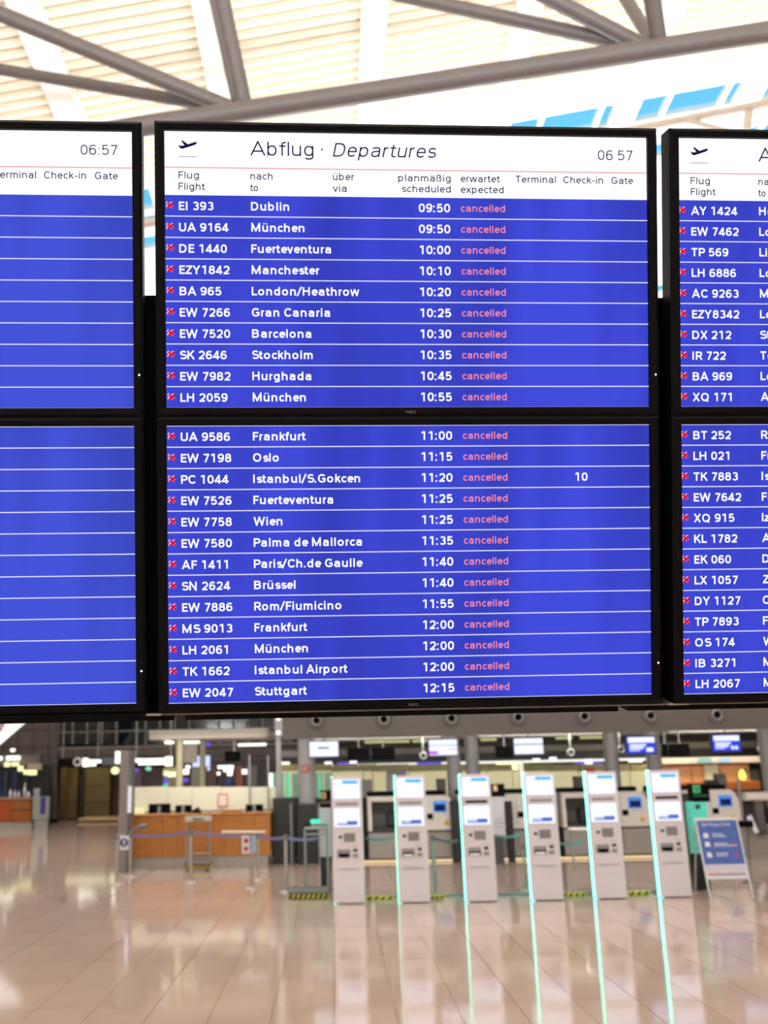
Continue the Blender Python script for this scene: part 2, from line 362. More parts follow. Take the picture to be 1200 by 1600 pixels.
for a, b in zip([-19] + bx, bx + [17]):
    d = MB(); y = 1.5; P = []
    while y < YE - .01:
        P += [(y, 0.03), (y + .05, -.035), (y + .12, -.035), (y + .17, .03)]; y += .2
    P.append((YE, .03)); V = []
    for yy, zz in P: V += [(a, yy, rz(a) + zz), (b, yy, rz(b) + zz)]
    d.poly(V, [(2 * i, 2 * i + 1, 2 * i + 3, 2 * i + 2) for i in range(len(P) - 1)])
    part('deck_sheet', d, deck_m, ROOF)
def beam(x, w, dp, y0, y1, dz=0):
    m = MB(); z = rz(x) + dz
    m.box(x - w / 2, y0, z - dp, x + w / 2, y1, z - dp + .03); m.box(x - .03, y0, z - dp, x + .03, y1, z + .02)
    m.box(x - w / 2, y0, z - .06, x + w / 2, y1, z - .03); return m
for x in bx:
    m = MB(); z = rz(x); m.box(x - .18, 1.0, z - .22, x + .18, 44, z + .02)
    part('roof_beam', m, roof_w, ROOF)
fas = mat('eave_beige', (205, 190, 170), .6)
for y0, y1, dp in ((YE - .02, YE + .04, .05), (15.60, 15.68, .03)):
    m = MB()
    m.poly([(-19, y0, rz(-19) - dp), (17, y0, rz(17) - dp), (17, y1, rz(17) - dp), (-19, y1, rz(-19) - dp), (-19, y0, rz(-19) + .1), (17, y0, rz(17) + .1), (17, y1, rz(17) + .1), (-19, y1, rz(-19) + .1)],
           [(0, 3, 2, 1), (4, 5, 6, 7), (0, 1, 5, 4), (2, 3, 7, 6), (1, 2, 6, 5), (3, 0, 4, 7)]); part('eave_trim', m, roof_w if dp < .1 else fas, ROOF)
# strips of roof glazing beyond the deck: frames, mullions and panes
gl = glass('roof_glass', (120, 190, 220), .88, .03); k = 0
for (y0, y1) in ((14.86, 15.62), (15.67, 15.97), (16.35, 16.9), (22.8, 23.45)):
    k += 1; w = MB()
    for yy in (y0 + .02, y1 - .05): w.poly([(x, yy + a, rz(x) + b) for a in (0, .04) for b in (-.04, .06) for x in (-19, 17)], [(0, 1, 3, 2), (4, 6, 7, 5), (0, 4, 5, 1), (2, 3, 7, 6), (0, 2, 6, 4), (1, 5, 7, 3)])
    WIN = struct('window_%d' % k, w, roof_w)
    for a, b in zip(bx[:-1], bx[1:]):
        if b < -7 or a > 12: continue
        lo, hi = a + .18, b - .18; wd = hi - lo
        for f0, f1 in ((0, .30), (.35, .86), (.90, 1)):
            p = MB(); xa, xb = lo + wd * f0, lo + wd * f1
            p.poly([(x, yy, rz(x) + zz) for zz in (.02, .035) for yy in (y0 + .06, y1 - .05) for x in (xa, xb)], [(0, 1, 3, 2), (4, 6, 7, 5), (0, 4, 5, 1), (2, 3, 7, 6), (0, 2, 6, 4), (1, 5, 7, 3)])
            part('pane', p, gl, WIN)
        for f in (.325, .88):
            q = MB(); x = lo + wd * f; q.box(x - wd * .02, y0, rz(x) - .05, x + wd * .02, y1, rz(x) + .06); part('mullion', q, roof_w, WIN)
# --- tubular roof truss
steel = mat('truss_paint', (100, 92, 90), .45, var=.03)
TR = thing('roof_truss', 'grey tubular steel truss crossing under the white roof, above the boards', 'truss', at(365, 178, 9.2))
ch = MB(); A, B = at(120, 213, 9.3), at(1300, 35, 8.6); ch.tube(A, B, .108, 20); part('chord', ch, steel, TR)
N1, N2 = at(372, 172, 9.3), at(1015, 98, 8.8)
def web(px, py, Y, N, r, ds=(0, 0)):
    m = MB(); m.tube(at(N[0], N[1], N[2]), at(px, py, Y), r, 16); part('web_tube', m, steel, TR)
web(-60, -3, 8.9, (358, 168, 9.3), .085); web(-60, 98, 10.4, (350, 168, 9.35), .07); web(334, -60, 8.8, (383, 168, 9.3), .085)
web(318, -80, 10.6, (372, 160, 9.45), .075)
web(560, -22, 9.2, (995, 72, 8.9), .075); web(800, -33, 8.6, (1005, 72, 8.85), .08); web(945, -55, 9.8, (1022, 70, 8.95), .07); web(1010, -60, 8.3, (1030, 70, 8.8), .085)
PL = MB(); PL.tube(at(150, 366, 13.4), at(1300, 142, 13.4), .072, 16); PL.tube(at(1166, 206, 13.4), at(1170, 176, 13.4), .065, 14); PL.tube(at(1060, 186, 13.4), at(1260, 236, 13.3), .05, 12)
solo('purlin_tube', PL, mat('tube_pale', (190, 176, 164), .5), 'pale slim steel tube below the blue roof glazing, upper right', 'tube')

# --- hall walls
wall_d = mat('wall_grey', (74, 66, 63), .6, var=.05)
dark = mat('dark_wall', (30, 27, 28), .6)
def wallbox(name, *b, m=None): mb = MB(); mb.box(*b); return struct(name, mb, m or wall_d)
YW = 40.
pale = mat('wall_pale', (205, 198, 188), .8)
wb = MB()
c0 = at(90, 1240, YW).x; c1 = at(186, 1240, YW).x; ct = at(135, 1187, YW).z
w0 = at(90, 1145, YW).x; w1 = at(470, 1145, YW).x; wz0, wz1 = at(200, 1165, YW).z, at(200, 1080, YW).z
wb.box(-19, YW, 0, c0, YW + .3, 18); wb.box(c0, YW, ct, c1, YW + .3, wz0); wb.box(c1, YW, 0, 17, YW + .3, wz0); wb.box(w1, YW, wz0, 17, YW + .3, 18); wb.box(c0, YW, wz1, w1, YW + .3, 18)
WB = struct('wall_back', wb, wall_d)
wallbox('wall_left', -19.3, -9, 0, -19, 44, 14, m=pale); wallbox('wall_right', 17, -9, 0, 17.3, 44, 16, m=pale); wallbox('wall_front', -19, -9.3, 0, 17, -9, 16, m=pale)
# stone panels on the far wall, each proud of its joints
pm = mat('wall_panel_stone', (84, 75, 72), .55, var=.08, scale=2.); vary(pm, .08)
ys_ = [1072, 1096, 1118, 1141, 1168, 1180, 1206, 1232, 1258, 1281]; xs_ = [-18, 5, 28, 52, 76, 90]
def pnl(x0, y0, x1, y1):
    m = MB(); m.pbox(x0 + .5, y0 + .5, x1 - .5, y1 - .5, YW - .05, .049, c=.01); part('wall_panel', m, pm, WB)
for a, b in zip(ys_, ys_[1:]):
    for c, d in zip(xs_, xs_[1:]): pnl(c, a, d, b)
for a, b in ((1168, 1180),):
    for k in range(15): pnl(90 + k * 22.6, a, 90 + (k + 1) * 22.6, b)
# clerestory grid above the passage
fr = mat('window_frame_grey', (120, 113, 108), .5); dg = glass('night_glass', (28, 34, 38), .25, .08)
gw = MB(); W5 = struct('window_5', MB().pbox(90, 1164, 470, 1167, YW - .12, .12), fr)
beh = MB(); beh.box(w0 - 1, YW + 3.4, wz0 - 1, w1 + 1, YW + 3.6, wz1 + 1); struct('wall_5', beh, dark)
for r_, (ya, yb) in enumerate(((1080, 1112), (1113, 1139), (1141, 1163))):
    for k in range(16):
        xa = 92 + k * 22.8
        if 176 < xa < 192: continue
        p = MB(); p.pbox(xa, ya, xa + 20, yb, YW + .1, .02); part('pane', p, dg, W5)
        q = MB(); q.pbox(xa + 20.2, ya, xa + 22.6, yb, YW - .06, .2); part('mullion', q, fr, W5)
for yy in (1112, 1139.6):
    q = MB(); q.pbox(90, yy, 470, yy + 1.8, YW - .07, .2); part('transom', q, fr, W5)
# diagonal bracing seen through it
BR = thing('bracing', 'crossed steel bracing behind the dark clerestory grid', 'bracing', (w0, YW + 1.4, wz0))
for a, b in (((98, 1163), (128, 1130)), ((135, 1130), (175, 1163)), ((196, 1163), (222, 1128)), ((240, 1128), (262, 1150)), ((300, 1128), (330, 1160))):
    dgm = MB(); dgm.tube(at(a[0], a[1], YW + 1.4), at(b[0], b[1], YW + 1.4), .12, 10); part('brace', dgm, mat('tube_dim', (100, 96, 94), .5), BR)
# passage with brass-coloured doors
brass = mat('door_brass', (104, 88, 56), .35, metal=.35, var=.15, scale=1.2); br2 = mat('door_brown', (84, 62, 40), .4, var=.12, scale=1.)
pg = MB(); pg.box(c0 - .3, YW + 2.2, 0, c1 + .3, YW + 2.4, ct + .3); pg.box(c0 - .2, YW, 0, c0, YW + 2.3, ct + .2); pg.box(c1, YW, 0, c1 + .2, YW + 2.3, ct + .2); struct('wall_passage', pg, br2)
pgc = MB(); pgc.box(c0 - .3, YW + .3, ct + .02, c1 + .3, YW + 2.5, ct + .12); struct('ceiling_passage', pgc, dark)
for k, (xa, xb) in enumerate(((92, 121), (131, 172))):
    D = struct('door_%d' % (k + 1), MB().pbox(xa, 1199, xb, 1279, YW + 1.6, .08, c=.03), brass)
    for j in range(1, 3):
        z = MB(); yy = 1199 + j * 27; z.pbox(xa + 2, yy, xb - 2, yy + 1, YW + 1.57, .04); part('door_rail', z, br2, D)
h = MB(); h.pbox(123, 1211, 130, 1278, YW + 1.5, .12, c=.05); part('door_pull', h, dark, D, 'tall dark door pull')
bl = MB(); bl.pbox(122, 1278, 186, 1282, YW - .2, 1.4); struct('trim_1', bl, mat('sill_cream', (190, 160, 120), .5))
area('passage_lamp', (at(140, 1200, YW + .9).x, YW + .9, ct - .1), (0, 0, 0), 1.6, .4, 14, (1, .92, .6))
# ================================================================ THE DEPARTURES BOARDS
RB = Matrix(((0.99656179, -0.0809113, 0.01783134), (0.08281949, 0.96670948, -0.24210268), (0.00235112, 0.24274706, 0.97008677)))
BW, BH, GAP = 1.02, .57375, .03706; RH = BH / 13
black = mat('bezel_black', (10, 9, 12), .5, var=.02, spec=.08); pblack = mat('frame_black', (6, 6, 7), .6, var=.02, spec=.08)
blue = emit('screen_blue', (62, 72, 210), 1., .24); blue2 = emit('screen_blue_left', (66, 80, 208), 1., .2)
white = emit('screen_white', (255, 255, 255), 1.05); navy = emit('screen_navy', (22, 16, 74)); pink = emit('screen_pink', (255, 142, 160)); red = emit('screen_red', (214, 10, 46))
redl = emit('screen_redline', (236, 128, 140)); lil = emit('screen_lilac', (250, 205, 240)); line = emit('screen_line', (226, 226, 255)); ledm = emit('led_white', (255, 255, 255), 1.5); ledd = emit('led_dim', (70, 70, 74))
SM = [blue, line, white, pink, red, lil, navy, redl]
def rect(x0, z0, x1, z1): return [[(x0, z0), (x1, z0), (x1, z1), (x0, z1)]]
def rowmesh(k, flight, dest, tm, gate, bl=0, vis=BW):
    """one printed table row: blue band, ruled line, cross, flight, destination, time, remark"""
    m = MB(); z = -k * RH; m.quads(rect(0, z - RH, BW, z), 0, 0); m.quads(rect(0, z - RH - .0011, BW, z - RH + .0011), -.0012, 1)
    if flight:
        b = z - .0316
        for s_ in (1, -1):
            for o_, w_, mm, y in ((.0008, .0052, 5, -.0010), (0, .0040, 4, -.0014)):
                q = ribbon([(.0045 - o_ * 2, -.0052 * s_ + o_), (.0168 - o_, .0052 * s_ + o_)], w_)
                m.quads([[(x, zz + z - .0215) for x, zz in qq] for qq in q], y, mm)
        m.quads(lettering(flight, .0288, b, .0178, .185, xs=1.42), -.0014, 2)
        m.quads(lettering(dest, .1778, b + .0006, .0178, .185, xs=1.42), -.0014, 2)
        m.quads(lettering(tm, .5963, b + .0006, .0182, .185, align="r", xs=1.42), -.0014, 2)
        m.quads(lettering('cancelled', .6193, b + .0024, .0150, .15, width=.0940), -.0014, 3)
        if gate: m.quads(lettering(gate, .8856, b + .0008, .0178, .185, align="r", xs=1.42), -.0014, 2)
    return m
def plane_icon():
    P = [(.0, .0075), (.0016, .0085), (.0035, .0062), (.0125, .0075), (.0052, .0172), (.0078, .0180), (.0195, .0098), (.0300, .0135), (.0355, .0150), (.0383, .0136), (.0372, .0112), (.0330, .0085), (.0180, .0035), (.0085, .0004), (.0050, .0008), (.0018, .0030)]
    return P
def headmesh(right_clock):
    m = MB(); H3 = 3 * RH; m.quads(rect(0, -H3, BW, 0), 0, 2); m.quads(rect(0, -.0762, BW, -.0744), -.0012, 7)
    m.face([(.0290 + x, -.0014, -.0372 + z) for x, z in plane_icon()], 6); m.quads(rect(.029, -.0536, .067, -.0526), -.0014, 6)
    T = lambda s, x, z, h, w, **k: m.quads(lettering(s, x, -z, h, w, **k), -.0014, 6)
    T('Abflug', .1775, .0487, .0292, .100, width=.1315); T('·', .3255, .0487, .0292, .10); T('Departures', .3495, .0490, .0285, .100, width=.2160, slant=.2)
    T(right_clock, .9895, .0487, .0207, .105, width=.0750, align='r')
    for s, x, z, w in (('Flug', .0285, .0983, .0420), ('Flight', .0285, .1219, .0555), ('nach', .1772, .0988, .0460), ('to', .1768, .1231, .0168), ('über', .3492, .0982, .0452), ('via', .3490, .1224, .0290),
                       ('erwartet', .6195, .0990, .0845), ('expected', .6195, .1218, .0910), ('Terminal', .7362, .0989, .0878), ('Check-in', .8392, .0990, .0855), ('Gate', .9432, .0992, .0468)):
        T(s, x, z, .0147, .135, width=w)
    T('planmäßig', .5977, .0989, .0147, .135, width=.1110, align='r'); T('scheduled', .5977, .1216, .0147, .135, width=.1030, align='r')
    return m
def bezelmesh():
    m = MB(); o, b = .0200, .0185; y0, y1 = -.010, .034
    # a rim that slopes in to the panel
    O = [(-o, -BH - b), (BW + o, -BH - b), (BW + o, b), (-o, b)]; I = [(0, -BH), (BW, -BH), (BW, 0), (0, 0)]
    V = [(x, y0 + .004, z) for x, z in O] + [(x + (.006 if x < .5 else -.006), y0, z + (.006 if z < -.3 else -.006)) for x, z in O] + [(x, y0 + .001, z) for x, z in I] + [(x, .001, z) for x, z in I] + [(x, y1, z) for x, z in O]
    for i in range(4):
        j = (i + 1) % 4
        for a, c in ((0, 4), (4, 8), (8, 12)): m.face([V[a + i], V[a + j], V[c + j], V[c + i]])
        m.face([V[i], V[16 + i], V[16 + j], V[j]])
    m.face([V[19], V[18], V[17], V[16]]); m.box(.0, .0014, -BH, BW, .02, 0); return m
BZ = mesh('bezel', bezelmesh(), black)
def monitor(t, label, rows, head, clock, bl):
    """one display: bezel, picture (rows with their print), status lamp"""
    M = thing('flight_display', label, 'display', t, 'flight displays of the departures wall'); M.rotation_euler = RB.to_euler()
    o = bpy.data.objects.new('bezel', BZ); COL.objects.link(o); o.parent = M
    mats = list(SM); mats[0] = bl
    sc = MB(); sc.box(.0, .0002, -BH, BW, .0011, 0); S = part('screen', sc, pblack, M, local=True)
    if head:
        h = part('header_band', headmesh(clock), mats, S, 'white heading band with the words Abflug and Departures', local=True)
    k0 = 3 if head else 0
    if not head: tl = MB(); tl.quads(rect(0, -.0011, BW, .0011), -.0012, 1); part('top_line', tl, mats, S, local=True)
    for i, r_ in enumerate(rows):
        lab = ('row reading %s %s %s cancelled' % r_[:3]) if r_[0] else None
        part('table_row', rowmesh(k0 + i, r_[0], r_[1], r_[2], r_[3] if len(r_) > 3 else ''), mats, S, lab, local=True)
    l = MB(); l.ring((BW + .0115, -.0108, -BH + .068), [(.0, -.001), (.0022, 0)], 10, 0); l.ring((BW + .0112, -.0105, -BH + .086), [(.0, -.001), (.0012, 0)], 8, 1); l.ring((BW + .0116, -.0105, -BH + .063), [(.0, -.001), (.0010, 0)], 8, 1)
    part('status_lamp', l, [ledm, ledd], M, 'tiny white status lamp', local=True)
    n = MB(); n.quads(lettering('NEC', .508, -BH - .0128, .0052, .12, width=.0205, align='c'), -.0104, 0); part('maker_mark', n, mat('mark_grey', (150, 150, 155), .5), M, 'small grey maker mark NEC', local=True)
    return M
tC, tL, tR = Vector((-0.31896616, 1.79583475, 3.27572805)), Vector((-1.40278962, 1.71421331, 3.27549186)), Vector((0.76286441, 1.88171739, 3.27651911))
dn = RB @ Vector((0, 0, -(BH + GAP)))
E10, E13 = [('', '', '')] * 10, [('', '', '')] * 13
monitor(tL, 'upper left display showing 06:57 over empty blue rows', E10, 1, '06:57', blue2)
monitor(tL + dn, 'lower left display of empty blue rows', E13, 0, '', blue2)
monitor(tC, 'upper middle display, Abflug Departures, cancelled flights from Dublin to 10:55 München',
        [('EI 393', 'Dublin', '09:50'), ('UA 9164', 'München', '09:50'), ('DE 1440', 'Fuerteventura', '10:00'), ('EZY1842', 'Manchester', '10:10'), ('BA 965', 'London/Heathrow', '10:20'),
         ('EW 7266', 'Gran Canaria', '10:25'), ('EW 7520', 'Barcelona', '10:30'), ('SK 2646', 'Stockholm', '10:35'), ('EW 7982', 'Hurghada', '10:45'), ('LH 2059', 'München', '10:55')], 1, '06 57', blue)
monitor(tC + dn, 'lower middle display, cancelled flights from 11:00 Frankfurt to 12:15 Stuttgart',
        [('UA 9586', 'Frankfurt', '11:00'), ('EW 7198', 'Oslo', '11:15'), ('PC 1044', 'Istanbul/S.Gokcen', '11:20', '10'), ('EW 7526', 'Fuerteventura', '11:25'), ('EW 7758', 'Wien', '11:25'),
         ('EW 7580', 'Palma de Mallorca', '11:35'), ('AF 1411', 'Paris/Ch.de Gaulle', '11:40'), ('SN 2624', 'Brüssel', '11:40'), ('EW 7886', 'Rom/Fiumicino', '11:55'), ('MS 9013', 'Frankfurt', '12:00'),
         ('LH 2061', 'München', '12:00'), ('TK 1662', 'Istanbul Airport', '12:00'), ('EW 2047', 'Stuttgart', '12:15')], 0, '', blue)
monitor(tR, 'upper right display, cut by the frame, first flight AY 1424',
        [('AY 1424', 'Helsinki', '12:20'), ('EW 7462', 'London', '12:25'), ('TP 569', 'Lissabon', '12:30'), ('LH 6886', 'London/Heathrow', '12:30'), ('AC 9263', 'München', '12:30'),
         ('EZY8342', 'London', '12:40'), ('DX 212', 'Stockholm', '12:45'), ('IR 722', 'Teheran', '12:50'), ('BA 969', 'London/Heathrow', '12:55'), ('XQ 171', 'Antalya', '12:55')], 1, '06:57', blue)
monitor(tR + dn, 'lower right display, cut by the frame, first flight BT 252',
        [('BT 252', 'Riga', '13:00'), ('LH 021', 'Frankfurt', '13:00'), ('TK 7883', 'Istanbul', '13:05'), ('EW 7642', 'Fuerteventura', '13:10'), ('XQ 915', 'Izmir', '13:10'), ('KL 1782', 'Amsterdam', '13:15'),
         ('EK 060', 'Dubai', '13:20'), ('LX 1057', 'Zürich', '13:25'), ('DY 1127', 'Oslo', '13:30'), ('TP 7893', 'Frankfurt', '13:30'), ('OS 174', 'Wien', '13:35'), ('IB 3271', 'Madrid', '13:40'), ('LH 2067', 'München', '13:45')], 0, '', blue)
# the black carrying frame behind and the grey rail below, in the plane of the boards
FRM = thing('board_frame', 'black carrying frame behind the displays with a slim grey rail below', 'frame', tC + dn + RB @ Vector((0, .05, -BH)))
FRM.rotation_euler = RB.to_euler()
def lb(m, x0, y0, z0, x1, y1, z1, k=0): return m.box(x0, y0 - .05, z0 + 2 * BH + GAP, x1, y1 - .05, z1 + 2 * BH + GAP, k)
zb = -2 * BH - GAP
m = MB(); lb(m, -1.15, .062, zb - .028, 2.1, .10, -.327); part('back_panel', m, pblack, FRM, local=True)
alu = mat('rail_grey', (100, 98, 97), .4, metal=.6)
m = MB(); lb(m, -.036, -.004, zb - .0235, 2.1, .08, zb - .0200); part('rail', m, alu, FRM, 'slim grey rail', local=True)
m = MB(); lb(m, -.046, -.006, zb - .0238, -.016, .03, zb - .0198, 0); part('rail_end', m, mat('rail_bright', (150, 144, 138), .3, metal=.3), FRM, local=True)
m = MB(); lb(m, 1.055, -.006, zb - .0236, 1.10, .03, zb - .0196, 0); part('rail_end', m, mat('rail_bright', (150, 144, 138), .3, metal=.3), FRM, local=True)
m = MB(); lb(m, -1.15, .0, zb - .0350, .0105, .09, zb - .0185); lb(m, .0335, .0, zb - .0350, .948, .085, zb - .0235); lb(m, .968, .0, zb - .0345, 2.1, .085, zb - .0235); part('lower_bar', m, pblack, FRM, local=True)
# ================================================================ SELF-SERVICE KIOSKS
kw = mat('kiosk_white', (222, 216, 226), .35, var=.02); kside = mat('kiosk_side', (186, 186, 190), .4, var=.02)
kgap = mat('kiosk_gap', (40, 38, 42), .5); kgrey = mat('kiosk_grey', (150, 147, 152), .4)
green = emit('strip_green', (.13, .95, .70), 6.0, raw=True); kscr = emit('kiosk_screen', (236, 240, 255), 1.25); kcy = emit('kiosk_cyan', (90, 190, 240)); kbl = emit('kiosk_blue', (92, 112, 196)); kgl = emit('kiosk_grey_text', (170, 174, 190))
KW, KH = .4550, 1.80
def kx(u): return -KW / 2 + KW * u
def kz(v): return KH * (1 - v)
def kiosk():
    K = thing('checkin_kiosk', '', 'kiosk', (0, 0, 0), 'self-service kiosks in a row')
    b = MB(); b.xprism([(-.018, .0), (.42, .0), (.42, .10), (.16, KH - .01), (-.018, KH - .01)], -KW / 2 + .050, KW / 2 - .010); part('body', b, kside, K)
    f = MB(); f.cbox(-KW / 2 - .005, -.035, .012, KW / 2, -.018, KH - .004, .006, 0); part('front_panel', f, kw, K)
    p = MB(); p.box(-KW / 2 + .06, -.02, 0, KW / 2 - .02, .38, .02); part('plinth', p, kgap, K)
    g = MB(); g.cbox(-KW / 2 - .004, -.0175, .01, -KW / 2 + .022, .085, KH + .002, .003, 0); part('light_strip', g, green, K, 'glowing turquoise light strip along the left edge')
    def sc(name, u0, v0, u1, v1, lab, bits):
        r = MB(); r.cbox(kx(u0) - .007, -.042, kz(v1) - .007, kx(u1) + .007, -.030, kz(v0) + .007, .003, 0); R = part(name, r, kw, K, lab)
        q = MB(); q.quads(rect(kx(u0), kz(v1), kx(u1), kz(v0)), -.0435, 0)
        for a, c, d, e, mm in bits: q.quads(rect(kx(u0 + (u1 - u0) * a), kz(v0 + (v1 - v0) * e), kx(u0 + (u1 - u0) * d), kz(v0 + (v1 - v0) * c)), -.0440, mm)
        part('screen', q, [kscr, kcy, kbl, kgl], R, 'lit white screen')
    sc('upper_display', .06, .024, .93, .178, 'upper lit display', [(.34, .05, .94, .22, 1), (.80, .42, .84, .46, 2)])
    sc('touch_display', .07, .254, .91, .402, 'lower lit touch display', [(.10, .28, .90, .30, 3), (.10, .47, .90, .49, 3), (.12, .68, .90, .90, 2), (.13, .68, .50, .82, 0)])
    s = MB(); s.box(kx(.14), -.037, kz(.232), kx(.86), -.034, kz(.208)); part('paper_slot', s, kgrey, K)
    s = MB(); s.box(kx(.20), -.04, kz(.492), kx(.31), -.034, kz(.470)); part('scanner_window', s, kgap, K)
    pd = MB(); pd.box(kx(.37), -.042, kz(.520), kx(.74), -.034, kz(.450)); P = part('keypad', pd, kgrey, K)
    kk = MB()
    for i in range(3):
        for j in range(3): kk.box(kx(.40 + i * .11), -.047, kz(.472 + j * .021), kx(.47 + i * .11), -.042, kz(.460 + j * .021))
    part('keys', kk, mat('key_grey', (120, 118, 122), .5), P)
    t = MB(); t.box(kx(.14), -.041, kz(.646), kx(.57), -.034, kz(.578)); T_ = part('ticket_tray', t, kgrey, K)
    t = MB(); t.prism([(kx(.18), kz(.61)), (kx(.53), kz(.61)), (kx(.53), kz(.628)), (kx(.47), kz(.640)), (kx(.24), kz(.640)), (kx(.18), kz(.628))], -.0425, -.040); part('tray_mouth', t, pblack, T_)
    t = MB(); t.box(kx(.66), -.039, kz(.597), kx(.80), -.034, kz(.574)); part('card_reader', t, kgap, K)
    t = MB(); t.cbox(kx(.64), -.039, kz(.645), kx(.82), -.034, kz(.612), .003); t.box(kx(.67), -.040, kz(.640), kx(.79), -.0385, kz(.630)); part('reader_plate', t, kgrey, K)
    t = MB(); t.box(kx(.62), -.0355, kz(.556), kx(.80), -.034, kz(.552)); part('print_line', t, kgrey, K)
    t = MB(); t.box(kx(.16), -.05, kz(.735), kx(.82), -.034, kz(.728)); part('ledge', t, mat('ledge_grey', (168, 166, 172), .3), K)
    return K
ks = [(546.5, 1412), (648, 1410.5), (753, 1409), (856, 1407), (955, 1404.5), (1056.5, 1402)]
klab = ['leftmost white kiosk, beside the black-headed pedestal', 'second white kiosk from the left', 'third white kiosk from the left, dark paper slot', 'fourth white kiosk from the left', 'fifth white kiosk, brighter turquoise edge, left of the last', 'rightmost white kiosk, brightest turquoise edge, next to the folding sign']
K0 = kiosk(); kios = []
for i, (px, py) in enumerate(ks):
    p = fl(px, py); K = K0 if i == 0 else clone(K0, p, klab[i]); K.location = p; K['label'] = klab[i]; kios.append(K)
for i in (2, 5):
    for c in COL.objects:
        if c.parent == kios[i] and c.name.startswith('paper_slot'): c.data = c.data.copy(); c.data.materials[0] = kgap; c['label'] = 'dark paper slot'
for i in (1, 2, 3):   # slips left in the trays
    p = kios[i].location; s = MB(); s.cbox(p.x + kx(.20), p.y - .058, kz(.642), p.x + kx(.50), p.y - .0427, kz(.625), .004)
    solo('ticket_slip', s, mat('slip_white', (250, 250, 250), .5), 'white slip in the tray of the %s kiosk' % ('second', 'third', 'fourth')[i - 1], 'slip')
# ================================================================ CHECK-IN HALL ON THE RIGHT
YF = 18.0
fasm = mat('fascia_grey', (98, 90, 87), .5, var=.03, scale=1.)
soff = mat('soffit_grey', (150, 146, 142), .6, var=.04); steelg = mat('brushed_steel', (150, 150, 150), .35, metal=.5); colm = mat('column_grey', (172, 168, 170), .4, var=.03)
xl = at(441, 1130, YF).x; zf = at(700, 1150, YF).z
fb = MB(); fb.box(xl, YF, zf, 17, YF + .25, 4.0); FA = struct('trim_2', fb, fasm)
cl = MB(); cl.box(xl, YF + .25, zf + .25, 17, 34, zf + .45); CH = struct('ceiling_checkin', cl, soff)
bw = MB(); bw.box(xl, 33.8, 0, 17, 34, zf + .3); struct('wall_checkin', bw, mat('wall_dim', (92, 86, 78), .6))
for px, py in ((494.5, 1126), (599.5, 1124), (705, 1122.5), (809, 1121), (912.5, 1119.5), (1015.5, 1118.5), (1119, 1117)):
    c = at(px, py, YF); V = thing('air_nozzle', '', 'vent', (c.x, YF, c.z), 'round air nozzles in the grey fascia')
    a = MB(); a.ring((c.x, YF - .001, c.z), [(.165, 0), (.160, -.012), (.118, -.012), (.116, -.004), (.100, -.03)], 28); part('flange', a, fasm, V)
    a = MB(); a.ring((c.x, YF - .001, c.z), [(.100, -.03), (.088, -.075), (.070, -.075), (.060, -.04)], 24); part('collar', a, steelg, V, 'brighter inner collar')
    a = MB(); a.ring((c.x, YF - .001, c.z), [(.060, -.04), (.040, -.012), (0, -.012)], 20); part('throat', a, pblack, V, 'black opening')
    V['label'] = 'round grey air nozzle in the fascia, at %s' % {494.5: 'the far left', 599.5: 'the second place from the left', 705: 'the third place from the left', 809: 'the fourth place from the left', 912.5: 'the fifth place from the left',
        1015.5: 'the sixth place from the left', 1119: 'the right end'}[px]
# ceiling battens, light slots and the dark band further back
strip = emit('slot_light', (214, 210, 150), .8); stripb = emit('slot_white', (255, 255, 240), 1.2)
def cbx(name, x0, x1, y0, y1, z0, z1, m, par=CH, label=None): b = MB(); b.box(x0, y0, z0, x1, y1, z1); return part(name, b, m, par, label)
for k, y in enumerate((19.2, 20.6, 22.2, 24, 26)): cbx('ceiling_batten', xl + .3, 16.9, y, y + .35, zf + .12, zf + .25, mat('batten_grey', (104, 100, 94), .5))
for (a, b, y) in ((515, 545, 27.2), (618, 668, 27.2), (752, 772, 27.2), (850, 892, 27.2), (905, 945, 27.2), (1120, 1180, 27.2), (570, 640, 31.5), (645, 672, 31.5), (752, 776, 31.5), (870, 895, 31.5), (908, 944, 31.5)):
    cbx('light_slot', at(a, 1160, y).x, at(b, 1160, y).x, y, y + .12, zf + .15, zf + .24, strip, label='yellowish light slot')
def pthing(name, label, cat, px0, py0, px1, py1, Y, d, m, group=None, c=0., floor=False):
    b = MB(); b.pbox(px0, py0, px1, py1, Y, d, c=c)
    if floor:
        zmin = min(v[2] for v in b.v); b.v = [(x, y, 0.0 if abs(z - zmin) < .02 else z) for x, y, z in b.v]
    return solo(name, b, m, label, cat, group=group)
b = MB(); b.pbox(430, 1176, 1220, 1190, 29.5, .3); struct('trim_3', b, mat('band_black', (14, 13, 14), .5))
b = MB(); b.pbox(440, 1165, 1220, 1175, 29.7, .2); struct('trim_4', b, mat('band_grey', (112, 108, 102), .5))
b = MB(); b.pbox(440, 1190, 1034, 1193.5, 29.4, .2); struct('trim_5', b, stripb)
lilac = emit('lilac_glow', (120, 90, 230), 1.0)
for a, c in ((528, 556), (652, 690), (900, 918), (924, 942)): q = MB(); q.pbox(a, 1191, c, 1195, 29.2, .1); part('led_line', q, lilac, CH, 'violet glowing line')
